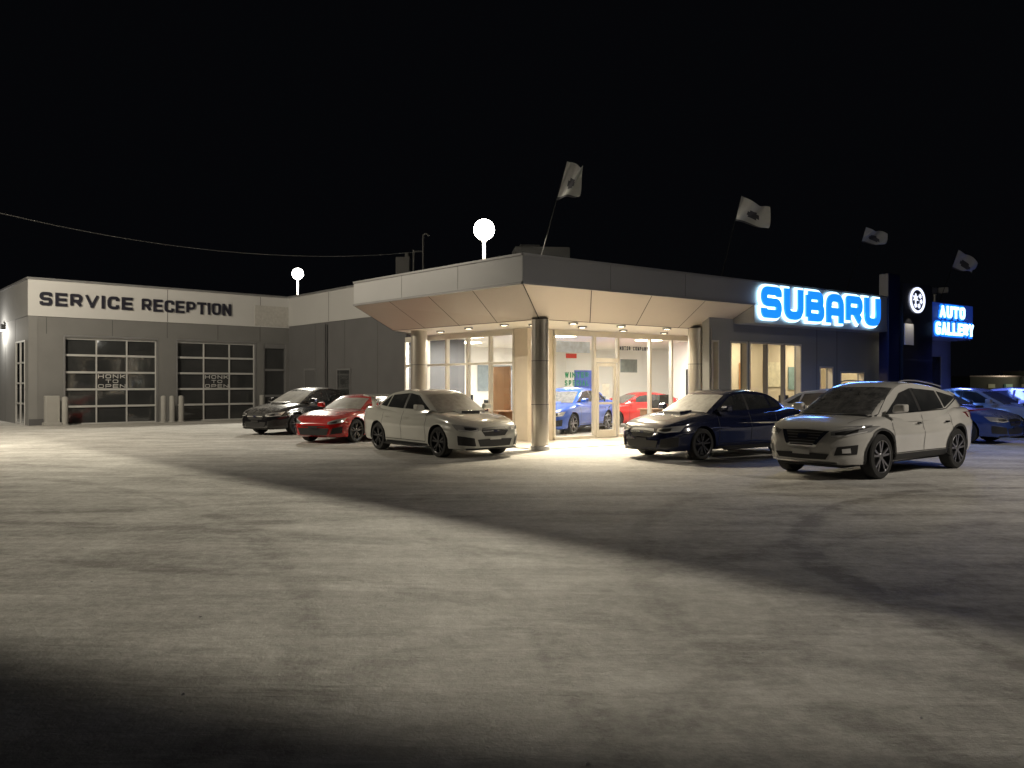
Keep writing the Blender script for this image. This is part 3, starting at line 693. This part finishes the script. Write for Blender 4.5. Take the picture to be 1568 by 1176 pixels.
# ------------------------------------------------------------------ cars
def curve(pts, sig):
    xs=np.array([p[0] for p in pts]); ys=np.array([p[1] for p in pts])
    X=np.linspace(xs[0],xs[-1],601); Y=np.interp(X,xs,ys); dx=X[1]-X[0]
    k=int(3*sig/dx)+1; g=np.exp(-.5*(np.arange(-k,k+1)*dx/sig)**2); g/=g.sum()
    Yl=2*Y[0]-Y[1:k+1][::-1]; Yr=2*Y[-1]-Y[-k-1:-1][::-1]
    Y=np.convolve(np.concatenate([Yl,Y,Yr]),g,'valid')
    return lambda x: float(np.interp(x,X,Y))
SPEC={
'sedan':dict(L=4.6,fx=1.37,rx=-1.28,R=.335,
 top=[(-2.3,.70),(-2.27,.96),(-2.15,1.05),(-1.7,1.07),(-1.3,1.02),(0,.96),(.9,.985),(1.1,.975),(1.6,.91),(2.0,.81),(2.18,.74),(2.3,.60)],
 bot=[(-2.3,.42),(-2.2,.3),(-1.9,.22),(1.9,.19),(2.2,.19),(2.3,.24)],
 hw=[(-2.3,.62),(-2.22,.76),(-1.95,.86),(-1.3,.9),(0,.885),(1.3,.9),(1.8,.88),(2.05,.81),(2.2,.71),(2.3,.56)],
 roof=[(-1.85,1.03),(-1.2,1.35),(-1.0,1.41),(-.4,1.475),(.1,1.44),(.3,1.38),(1.15,.95)],
 cb=[(-1.85,.60),(-1.4,.76),(-.5,.80),(.5,.80),(1.15,.68)], zb=.93, tum=.43,
 win=[([(.84,1.015),(-.14,1.03)],[(.26,1.335),(-.14,1.385)]),([(-.22,1.03),(-1.0,1.055)],[(-.22,1.385),(-.93,1.34)]),([(-1.05,1.06),(-1.42,1.09)],[(-1.0,1.33),(-1.12,1.27)])],
 ws=((1.06,.99,.66),(.36,1.35,.53)), rw=((-1.72,1.08,.58),(-1.16,1.36,.50)),
 doors=[.88,-.18,-1.05], sz=(.33,.98), mir=(.72,1.0)),
'coupe':dict(L=4.24,fx=1.32,rx=-1.25,R=.325,
 top=[(-2.12,.66),(-2.09,.86),(-1.95,.95),(-1.5,.96),(-1.1,.93),(0,.87),(.7,.90),(.9,.89),(1.4,.84),(1.85,.74),(2.02,.66),(2.12,.52)],
 bot=[(-2.12,.38),(-2.0,.26),(-1.7,.18),(1.7,.16),(2.0,.16),(2.12,.22)],
 hw=[(-2.12,.6),(-2.04,.74),(-1.8,.85),(-1.25,.89),(0,.85),(1.3,.885),(1.7,.86),(1.9,.78),(2.03,.68),(2.12,.54)],
 roof=[(-1.75,.93),(-1.0,1.2),(-.6,1.27),(-.25,1.29),(.1,1.26),(.25,1.2),(.95,.87)],
 cb=[(-1.75,.56),(-1.2,.72),(-.4,.77),(.4,.77),(.95,.66)], zb=.86, tum=.46,
 win=[([(.68,.93),(-.42,.95)],[(.2,1.17),(-.42,1.215)]),([(-.5,.955),(-1.1,1.0)],[(-.5,1.21),(-.85,1.15)])],
 ws=((.88,.90,.64),(.28,1.19,.52)), rw=((-1.6,.97,.54),(-.95,1.2,.48)),
 doors=[.72,-.48], sz=(.27,.88), mir=(.6,.93)),
'suv':dict(L=4.8,fx=1.46,rx=-1.36,R=.38,
 top=[(-2.4,.82),(-2.37,1.04),(-2.22,1.16),(-1.5,1.17),(-1.1,1.10),(0,1.03),(1.0,1.06),(1.3,1.06),(1.8,1.00),(2.12,.92),(2.3,.80),(2.4,.62)],
 bot=[(-2.4,.52),(-2.2,.36),(-1.9,.28),(1.9,.24),(2.2,.25),(2.4,.32)],
 hw=[(-2.4,.60),(-2.33,.76),(-2.05,.88),(-1.35,.95),(-.6,.91),(.4,.905),(1.4,.95),(1.85,.91),(2.12,.81),(2.3,.68),(2.4,.52)],
 roof=[(-2.34,1.08),(-2.12,1.27),(-1.9,1.41),(-1.5,1.50),(-1.0,1.575),(-.3,1.635),(.15,1.63),(.45,1.56),(.75,1.42),(1.5,1.02)],
 cb=[(-2.34,.62),(-1.9,.76),(-1,.84),(.5,.85),(1.5,.72)], zb=1.0, tum=.42,
 win=[([(1.02,1.10),(-.02,1.115)],[(.42,1.44),(-.02,1.52)]),([(-.1,1.115),(-1.02,1.15)],[(-.1,1.525),(-.98,1.475)]),([(-1.08,1.16),(-1.78,1.32)],[(-1.05,1.465),(-1.70,1.375)])],
 ws=((1.36,1.07,.74),(.50,1.53,.58)), rw=((-2.26,1.14,.58),(-1.92,1.40,.54)),
 doors=[1.08,-.06,-1.1], sz=(.42,1.05), mir=(.95,1.11)),
}
def car(nm, kind, paint, loc, head, opts=()):
    S=SPEC[kind]; L=S['L']; e=empty(nm)
    top=curve(S['top'],.05); bot=curve(S['bot'],.06); hw=curve(S['hw'],.09 if kind=='suv' else .07); roof=curve(S['roof'],.10 if kind=='suv' else .07); cb=curve(S['cb'],.1)
    n=84; xs=[L/2*math.sin(math.pi*(i/n-.5))*.55+L/2*(2*i/n-1)*.45 for i in range(n+1)]
    sec=[(0,0),(.45,0),(.82,0),(.93,.035),(.965,.12),(.97,.22),(.975,.34),(.99,.48),(1.0,.58),(.992,.66),(.965,.72),(.955,.79),(.945,.86),(.91,.925),(.86,.965),(.76,.99),(.55,1.01),(.28,1.022),(0,1.026)]
    ring_=[(a,b) for a,b in sec]+[(-a,b) for a,b in sec[-2:0:-1]]
    v=[];f=[];k=len(ring_)
    for x in xs:
        zt=top(x);zb=bot(x);w_=hw(x)
        for a,b in ring_: v.append((x,a*w_,zb+(zt-zb)*b))
    for i in range(n):
        for j in range(k):
            f.append((i*k+j,i*k+(j+1)%k,(i+1)*k+(j+1)%k,(i+1)*k+j))
    f.append(tuple(range(k))[::-1]); f.append(tuple(range(n*k,(n+1)*k)))
    r0=S['roof'][0][0]; r1=S['roof'][-1][0]; m_=44; v2=[];f2=[]; zb=S['zb']-.06
    csec=[0,.12,.3,.5,.7,.85,.95]
    rows=[]
    for i in range(m_+1):
        x=r0+(r1-r0)*i/m_; zr=max(roof(x),zb+.03); c0=cb(x)
        row=[]
        for q in csec:
            z=zb+(zr-.045-zb)*q; row.append((x,c0-S['tum']*(z-S['zb'])*(.75+.35*q),z))
        yt=row[-1][1]
        row+= [(x,yt-.025,zr-.022),(x,yt-.08,zr-.004),(x,yt*.6,zr+.012),(x,yt*.3,zr+.018),(x,0,zr+.02)]
        row=row+[(a,-b,c) for a,b,c in row[-2::-1]]
        rows.append(row)
    k2=len(rows[0])
    for r in rows: v2+=r
    for i in range(m_):
        for j in range(k2-1): f2.append((i*k2+j,i*k2+j+1,(i+1)*k2+j+1,(i+1)*k2+j))
    f2.append(tuple(range(k2))); f2.append(tuple(range(m_*k2,(m_+1)*k2))[::-1])
    nb=len(v); bvh=BVHTree.FromPolygons([Vector(p) for p in v+v2],[list(q) for q in f]+[[a+nb for a in q] for q in f2])
    body=mesh('body_tmp',v,f,[paint,M_black],None)
    cv=[];cf=[]; Rc=S['R']*1.15
    for wx in (S['fx'],S['rx']):
        for sg_ in (1,-1):
            b0=len(cv); nn=36
            for yy in (.56,1.15):
                for i in range(nn):
                    t=2*math.pi*i/nn; cv.append((wx+Rc*math.cos(t),sg_*yy,S['R']*1.0+Rc*math.sin(t)))
            for i in range(nn):
                q=(b0+i,b0+(i+1)%nn,b0+nn+(i+1)%nn,b0+nn+i); cf.append(q if sg_<0 else q[::-1])
            c1=tuple(range(b0,b0+nn)); c2=tuple(range(b0+nn,b0+2*nn))
            cf.append(c1[::-1] if sg_<0 else c1); cf.append(c2 if sg_<0 else c2[::-1])
    cut=mesh('cut_tmp',cv,cf,[paint,M_black],None,fm=[1]*len(cf))
    for ob in (body,cut):
        bm=bmesh.new(); bm.from_mesh(ob.data); bmesh.ops.recalc_face_normals(bm,faces=bm.faces); bm.to_mesh(ob.data); bm.free()
    md=body.modifiers.new('b','BOOLEAN'); md.operation='DIFFERENCE'; md.object=cut; md.solver='EXACT'
    dg=bpy.context.evaluated_depsgraph_get(); me=bpy.data.meshes.new_from_object(body.evaluated_get(dg))
    if len(me.polygons)<200: me=body.data.copy()
    bpy.data.objects.remove(body); bpy.data.objects.remove(cut)
    me.polygons.foreach_set('use_smooth',[True]*len(me.polygons)); me.set_sharp_from_angle(angle=math.radians(38))
    b=bpy.data.objects.new('body',me); COL.objects.link(b); b.parent=e
    mesh('cabin',v2,f2,paint,e,True,sharp=38)
    def patch(pname,A,B,dr,m,nn=10,mm=5,off=.006):
        dr=Vector(dr).normalized()
        def rs(P,t):
            d=[0]
            for a,b_ in zip(P[:-1],P[1:]): d.append(d[-1]+(Vector(b_)-Vector(a)).length)
            s=t*d[-1]
            for i in range(len(P)-1):
                if s<=d[i+1]+1e-9: return Vector(P[i]).lerp(Vector(P[i+1]),(s-d[i])/max(1e-9,d[i+1]-d[i]))
            return Vector(P[-1])
        pv=[];pf=[]
        for j in range(mm+1):
            for i in range(nn+1):
                p=rs(A,i/nn).lerp(rs(B,i/nn),j/mm)
                h=bvh.ray_cast(p-dr*3,dr,6)
                q=h[0] if h[0] is not None else p
                nr=h[1] if h[0] is not None else -dr
                if nr.dot(dr)>0: nr=-nr
                pv.append(q+nr*off*.6-dr*off*.6)
        for j in range(mm):
            for i in range(nn):
                a=j*(nn+1)+i; pf.append((a,a+1,a+nn+2,a+nn+1))
        return mesh(pname,pv,pf,m,e,True,sharp=60)
    gl=M_glassf if 'frost' in opts else M_glassc
    for sg_ in (1,-1):
        for A,B in S['win']:
            patch('side_window',[(x,sg_*1.5,z) for x,z in A],[(x,sg_*1.5,z) for x,z in B],(0,-sg_,0),M_glassc,12,6)
        (A0,B0),(A1,B1)=S['win'][0],S['win'][1]
        patch('b_pillar_trim',[(A0[1][0]-.005,sg_*1.5,A0[1][1]),(A1[0][0]+.005,sg_*1.5,A1[0][1])],[(B0[1][0]-.005,sg_*1.5,B0[1][1]),(B1[0][0]+.005,sg_*1.5,B1[0][1])],(0,-sg_,0),M_black,2,6)
        z0,z1=S['sz']
        for x in S['doors']:
            patch('door_gap',[(x,sg_,z0),(x+.012,sg_,z0)],[(x,sg_,z1),(x+.012,sg_,z1)],(0,-sg_,0),M_black,1,10,.004)
        patch('sill_gap',[(S['doors'][0],sg_,z0),(S['doors'][-1],sg_,z0)],[(S['doors'][0],sg_,z0-.012),(S['doors'][-1],sg_,z0-.012)],(0,-sg_,0),M_black,12,1,.004)
        patch('sill_trim',[(S['fx']-.42,sg_,z0-.05),(S['rx']+.42,sg_,z0-.05)],[(S['fx']-.42,sg_,z0-.13),(S['rx']+.42,sg_,z0-.13)],(0,-sg_,0),M_black,12,2,.008)
        for x in S['doors'][1:]:
            hz=z1-.13
            patch('door_handle',[(x+.10,sg_,hz),(x+.27,sg_,hz)],[(x+.10,sg_,hz-.03),(x+.27,sg_,hz-.03)],(0,-sg_,0),paint if kind!='suv' else M_chrome,4,2,.025)
        mx_,mz=S['mir']; yb=hw(mx_)*.93
        o=mesh('mirror',[(mx_+.09,sg_*(yb-.02),mz),(mx_+.09,sg_*(yb+.2),mz+.02),(mx_+.09,sg_*(yb+.2),mz+.13),(mx_+.09,sg_*(yb+.02),mz+.13),
                     (mx_-.04,sg_*(yb-.02),mz-.01),(mx_-.06,sg_*(yb+.22),mz+.01),(mx_-.06,sg_*(yb+.22),mz+.15),(mx_-.04,sg_*(yb+.02),mz+.15)],BF,paint,e)
        bb=o.modifiers.new('bevel','BEVEL'); bb.width=.03; bb.segments=3
    ws=S['ws']; 
    def cross(p,q):
        d=Vector((q[0]-p[0],0,q[1]-p[1])); n_=Vector((d.z,0,-d.x)).normalized(); return -n_ if n_.z>0 else n_
    (x0,z0,y0),(x1,z1,y1)=ws
    patch('windshield',[(x0,-y0,z0),(x0+.05,0,z0-.0),(x0,y0,z0)],[(x1,-y1,z1),(x1+.02,0,z1),(x1,y1,z1)],cross(*ws),gl,16,8)
    (x0,z0,y0),(x1,z1,y1)=S['rw']
    patch('rear_window',[(x0,-y0,z0),(x0,y0,z0)],[(x1,-y1,z1),(x1,y1,z1)],cross(*S['rw']),M_glassc,12,6)
    patch('cowl',[(ws[0][0]+.03,-.7,1),(ws[0][0]+.09,0,1),(ws[0][0]+.03,.7,1)],[(ws[0][0]+.10,-.7,1),(ws[0][0]+.16,0,1),(ws[0][0]+.10,.7,1)],(0,0,-1),M_black,12,2,.004)
    F=(-1,0,0)
    def fp(nm_,A,B,m,both=False,nn=10,mm=4,off=.008):
        patch(nm_,[(3,y,z) for y,z in A],[(3,y,z) for y,z in B],F,m,nn,mm,off)
        if both: patch(nm_,[(3,-y,z) for y,z in A],[(3,-y,z) for y,z in B],F,m,nn,mm,off)
    def rp(nm_,A,B,m,both=False,nn=8,mm=4,off=.008):
        patch(nm_,[(-3,y,z) for y,z in A],[(-3,y,z) for y,z in B],(1,0,0),m,nn,mm,off)
        if both: patch(nm_,[(-3,-y,z) for y,z in A],[(-3,-y,z) for y,z in B],(1,0,0),m,nn,mm,off)
    for sg_ in (1,-1):
        patch('hood_gap',[(ws[0][0]+.1,sg_*.70,3),(L/2-.38,sg_*.60,3)],[(ws[0][0]+.1,sg_*.712,3),(L/2-.38,sg_*.612,3)],(0,0,-1),M_black,10,1,.004)
    if kind=='sedan':
        fp('grille',[(-.30,.665),(0,.675),(.30,.665)],[(-.36,.60),(0,.595),(.36,.60)],M_black); fp('grille',[(-.36,.60),(0,.595),(.36,.60)],[(-.27,.49),(0,.485),(.27,.49)],M_black)
        fp('grille_bar',[(-.33,.60),(0,.61),(.33,.60)],[(-.33,.575),(0,.582),(.33,.575)],M_chrome,off=.018)
        fp('badge',[(-.05,.61),(.05,.61)],[(-.05,.565),(.05,.565)],M_navy,off=.026,nn=3,mm=2)
        fp('headlight',[(.40,.665),(.60,.70),(.82,.74)],[(.43,.60),(.62,.585),(.80,.61)],M_lamp,True,12)
        fp('headlight_inner',[(.47,.655),(.60,.675),(.70,.685)],[(.48,.62),(.60,.61),(.69,.625)],M_black,True,8,3,.013)
        fp('headlight_strip',[(.44,.625),(.60,.605),(.78,.63)],[(.44,.612),(.60,.590),(.78,.615)],M_drl,True,8,1,.016)
        fp('lower_intake',[(-.46,.42),(0,.43),(.46,.42)],[(-.40,.27),(0,.26),(.40,.27)],M_black)
        fp('fog_bezel',[(.54,.45),(.80,.50)],[(.50,.28),(.78,.30)],M_black,True)
        fp('splitter',[(-.68,.235),(0,.235),(.68,.235)],[(-.66,.20),(0,.20),(.66,.20)],M_black,off=.02)
        rp('tail_light',[(.45,.92),(.80,.94)],[(.48,.78),(.80,.80)],M_red,True)
        sc=mesh('hood_scoop',[(1.42,-.26,top(1.42)+.01),(1.42,.26,top(1.42)+.01),(1.40,.24,top(1.42)+.075),(1.40,-.24,top(1.42)+.075),(.92,-.30,top(.92)+.0),(.92,.30,top(.92)+.0),(1.05,.24,top(1.05)+.055),(1.05,-.24,top(1.05)+.055)],
            [(0,1,2,3),(3,2,6,7),(7,6,5,4),(1,5,6,2),(0,3,7,4)],[paint,M_black],e,fm=[1,0,0,0,0])
        bb=sc.modifiers.new('bevel','BEVEL'); bb.width=.015; bb.segments=2
        if 'wing' in opts:
            for sg_ in (1,-1): mesh('wing_post',[(-1.95,sg_*.5,1.03),(-2.15,sg_*.5,1.03),(-2.15,sg_*.53,1.03),(-1.95,sg_*.53,1.03),(-2.05,sg_*.5,1.29),(-2.22,sg_*.5,1.29),(-2.22,sg_*.53,1.29),(-2.05,sg_*.53,1.29)],BF,paint,e)
            w_=mesh('wing_blade',[(-1.98,-.72,1.28),(-2.28,-.72,1.30),(-2.28,.72,1.30),(-1.98,.72,1.28),(-1.98,-.72,1.31),(-2.28,-.72,1.34),(-2.28,.72,1.34),(-1.98,.72,1.31)],BF,paint,e)
    if kind=='coupe':
        fp('lower_intake',[(-.52,.42),(0,.42),(.52,.42)],[(-.44,.23),(0,.22),(.44,.23)],M_black); 
        fp('upper_grille',[(-.40,.475),(0,.48),(.40,.475)],[(-.42,.45),(0,.45),(.42,.45)],M_black,mm=2)
        fp('fog_bezel',[(.60,.42),(.78,.46)],[(.55,.26),(.76,.29)],M_black,True)
        fp('headlight',[(.44,.58),(.62,.64),(.80,.69)],[(.46,.52),(.62,.53),(.78,.57)],M_lamp,True)
        fp('headlight_inner',[(.5,.57),(.68,.62)],[(.51,.545),(.67,.56)],M_black,True,6,3,.013)
        rp('tail_light',[(.5,.86),(.78,.86)],[(.5,.72),(.78,.74)],M_red,True)
        w_=mesh('rear_spoiler',[(-1.85,-.62,.96),(-2.05,-.62,.98),(-2.05,.62,.98),(-1.85,.62,.96),(-1.85,-.62,.99),(-2.08,-.62,1.05),(-2.08,.62,1.05),(-1.85,.62,.99)],BF,paint,e)
    if kind=='suv':
        fp('grille',[(-.42,.81),(0,.83),(.42,.81)],[(-.24,.55),(0,.54),(.24,.55)],M_black,off=.006)
        for q in range(5):
            zz=.60+q*.045; yy=.27+q*.03
            fp('grille_slat',[(-yy,zz+.008),(yy,zz+.008)],[(-yy,zz-.004),(yy,zz-.004)],M_cap,nn=8,mm=1,off=.016)
        for sg_ in (1,-1):
            patch('grille_v',[(3,sg_*.44,.81),(3,sg_*.36,.81)],[(3,sg_*.26,.55),(3,sg_*.19,.55)],F,M_chrome,3,8,.02)
        patch('grille_v_base',[(3,-.26,.575),(3,.26,.575)],[(3,-.24,.545),(3,.24,.545)],F,M_chrome,6,2,.021)
        fp('badge',[(-.09,.75),(.09,.75)],[(-.09,.68),(.09,.68)],M_chrome,off=.03,nn=4,mm=3)
        fp('headlight',[(.46,.80),(.68,.86),(.90,.925)],[(.50,.715),(.70,.735),(.88,.80)],M_lamp,True,14)
        fp('headlight_inner',[(.54,.79),(.68,.825),(.80,.855)],[(.56,.75),(.68,.765),(.80,.80)],M_black,True,8,3,.013)
        fp('headlight_strip',[(.50,.74),(.70,.755),(.86,.82)],[(.50,.723),(.70,.735),(.86,.80)],M_drl,True,8,1,.016)
        fp('lower_intake',[(-.50,.44),(0,.45),(.50,.44)],[(-.44,.35),(0,.34),(.44,.35)],M_black)
        fp('skid_trim',[(-.6,.31),(0,.31),(.6,.31)],[(-.56,.275),(0,.27),(.56,.275)],M_chrome,off=.014)
        fp('fog_bezel',[(.60,.56),(.82,.60)],[(.56,.42),(.80,.44)],M_black,True); fp('fog_light',[(.66,.53),(.75,.545)],[(.66,.46),(.75,.465)],M_drl,True,4,3,.014)
        rp('tail_light',[(.45,1.05),(.86,1.10)],[(.5,.94),(.86,.96)],M_red,True)
        for sg_ in (1,-1):
            for wx in (S['fx'],S['rx']):
                A=[];B=[]
                for i in range(17):
                    t=math.pi*(-.08+1.16*i/16)
                    A.append((wx+Rc*1.0*math.cos(t),sg_,S['R']+Rc*1.005*math.sin(t))); B.append((wx+(Rc+.045)*math.cos(t),sg_,S['R']+(Rc+.045)*math.sin(t)))
                patch('arch_cladding',A,B,(0,-sg_,0),M_black,24,2,.008)
            patch('lower_cladding',[(S['fx']-.45,sg_,.40),(S['rx']+.45,sg_,.40)],[(S['fx']-.45,sg_,.30),(S['rx']+.45,sg_,.30)],(0,-sg_,0),M_black,12,3,.012)
            patch('belt_chrome',[(1.06,sg_*1.5,1.095),(-1.1,sg_*1.5,1.14),(-1.84,sg_*1.5,1.32)],[(1.04,sg_*1.5,1.08),(-1.1,sg_*1.5,1.125),(-1.86,sg_*1.5,1.305)],(0,-sg_,0),M_chrome,16,1,.012)
            patch('d_pillar_trim',[(-1.78,sg_*1.5,1.325),(-2.0,sg_*1.5,1.30)],[(-1.70,sg_*1.5,1.375),(-1.98,sg_*1.5,1.33)],(0,-sg_,0),M_black,4,3,.008)
            for q in range(9):
                x_=-1.4+q*.18
                cyl('roof_rail',(x_,sg_*.57,roof(x_)+.035),(x_+.18,sg_*.57,roof(x_+.18)+.035),.012,M_cap,e,8)
        mesh('roof_spoiler',[(-1.80,-.55,roof(-1.8)+.0),(-2.12,-.52,1.375),(-2.12,.52,1.375),(-1.80,.55,roof(-1.8)+.0),(-1.80,-.55,roof(-1.8)+.03),(-2.12,-.52,1.40),(-2.12,.52,1.40),(-1.80,.55,roof(-1.8)+.03)],BF,paint,e)
    fp('front_plate',[(-.16,.50),(.16,.50)] if kind=='suv' else [(-.15,.47),(.15,.47)],[(-.16,.42),(.16,.42)] if kind=='suv' else [(-.15,.41),(.15,.41)],M_black if 'noplate' in opts else M_plate,off=.03,nn=4,mm=2)
    R=S['R']
    for wx in (S['fx'],S['rx']):
        for sg_ in (1,-1):
            yo=hw(wx)*.965
            M=Matrix.Translation((wx,sg_*yo,R))@Matrix.Diagonal((1,sg_,1,1))
            lathe('tyre',[(R*.70,-.22),(R*.93,-.22),(R*.99,-.19),(R,-.15),(R,-.06),(R*.985,-.025),(R*.93,-.004),(R*.76,0),(R*.70,-.008)],36,M_rubber,e,M)
            lathe('rim_lip',[(R*.72,-.004),(R*.70,-.002),(R*.675,-.02),(R*.66,-.07),(R*.62,-.15),(.001,-.15)],36,M_rimd,e,M)
            rm=M_rim if 'silver' in opts or kind=='suv' else M_rimd
            lathe('rim_ring',[(R*.725,-.002),(R*.715,.002),(R*.69,-.002),(R*.68,-.03)],36,rm,e,M)
            lathe('hub',[(R*.16,-.06),(R*.16,-.02),(R*.12,-.01),(.001,-.01)],20,rm,e,M)
            vv=[];ff=[]
            for s_ in range(5):
                for dlt in (-.13,.13):
                    t=2*math.pi*s_/5+.3
                    c_,s__=math.cos(t+dlt*.5),math.sin(t+dlt*.5); c2,s2=math.cos(t+dlt*1.6),math.sin(t+dlt*1.6)
                    b0=len(vv)
                    for (cc,ss,rr,yy) in ((c_,s__,R*.12,-.02),(c2,s2,R*.70,-.012)):
                        for wq in (-.018,.018):
                            for yd in (0,-.035): vv.append(M@Vector((cc*rr-ss*wq,yy+yd,ss*rr+cc*wq)))
                    ff+= [(b0,b0+2,b0+6,b0+4),(b0+1,b0+5,b0+7,b0+3),(b0,b0+4,b0+5,b0+1),(b0+2,b0+3,b0+7,b0+6)]
            mesh('rim_spokes',vv,ff,rm,e)
    wbox('underbody',(0,0),(1,0),-L/2+.3,L/2-.3,.2,.42,-.55,.55,M_black,e)
    h=Vector((head[0],head[1])).normalized()
    e.location=(loc[0],loc[1],0); e.rotation_euler=(0,0,math.atan2(h.y,h.x))
    return e
def paint(nm,c,dust=.25,rough=.16,metal=.0): return mat(nm,c,rough,metal=metal,coat=1.,var=.08,vscale=2,dust=dust)
pw=paint('paint_white',(.58,.58,.54),.15); pr=paint('paint_red',(.45,.012,.012),.2); pk=paint('paint_black',(.012,.012,.014),.3); pb=paint('paint_dark_blue',(.008,.011,.035),.1)
ps=paint('paint_pearl',(.64,.63,.60),.15); pbl=paint('paint_blue',(.03,.06,.22),.4); psl=paint('paint_silver',(.36,.38,.42),.3)
car('parked_car','sedan',pw,(-1.8,19.1),(.62,-.78),('wing','frost'))
car('parked_car','coupe',pr,(-4.45,23.5),(-.42,-.91),('frost','noplate'))
car('parked_car','sedan',pk,(-6.85,27.0),(-.50,-.87),('frost','noplate'))
car('parked_car','sedan',pb,(4.65,18.35),(-.82,-.57),('frost','noplate'))
car('parked_suv','suv',ps,(6.82,15.1),(-.79,-.61),('silver',))
car('parked_car','sedan',psl,(8.75,20.8),(.56,-.81),('noplate',))
car('parked_car','sedan',pbl,(12.0,23.2),(.604,-.797),('noplate',))
car('parked_car','sedan',psl,(14.7,25.4),(.604,-.797),('noplate',))
car('parked_car','sedan',psl,(18.6,29.0),(.604,-.797),('noplate',))
car('showroom_car','sedan',mat('paint_showblue',(.02,.09,.5),.3,coat=.7),(1.9,26.9),(-.5,-.85),('noplate','silver'))
car('showroom_car','coupe',mat('paint_showred',(.5,.02,.02),.3,coat=.7),(4.7,30.2),(-.95,-.3),('noplate','silver'))

# ------------------------------------------------------------------ camera
cam=bpy.data.cameras.new('camera'); cam.lens=28.24; cam.sensor_width=36; cam.clip_end=1500; cam.clip_start=.05
co=bpy.data.objects.new('camera',cam); COL.objects.link(co); co.location=(0,0,1.6); co.rotation_euler=(math.radians(90),0,0)
scene.camera=co
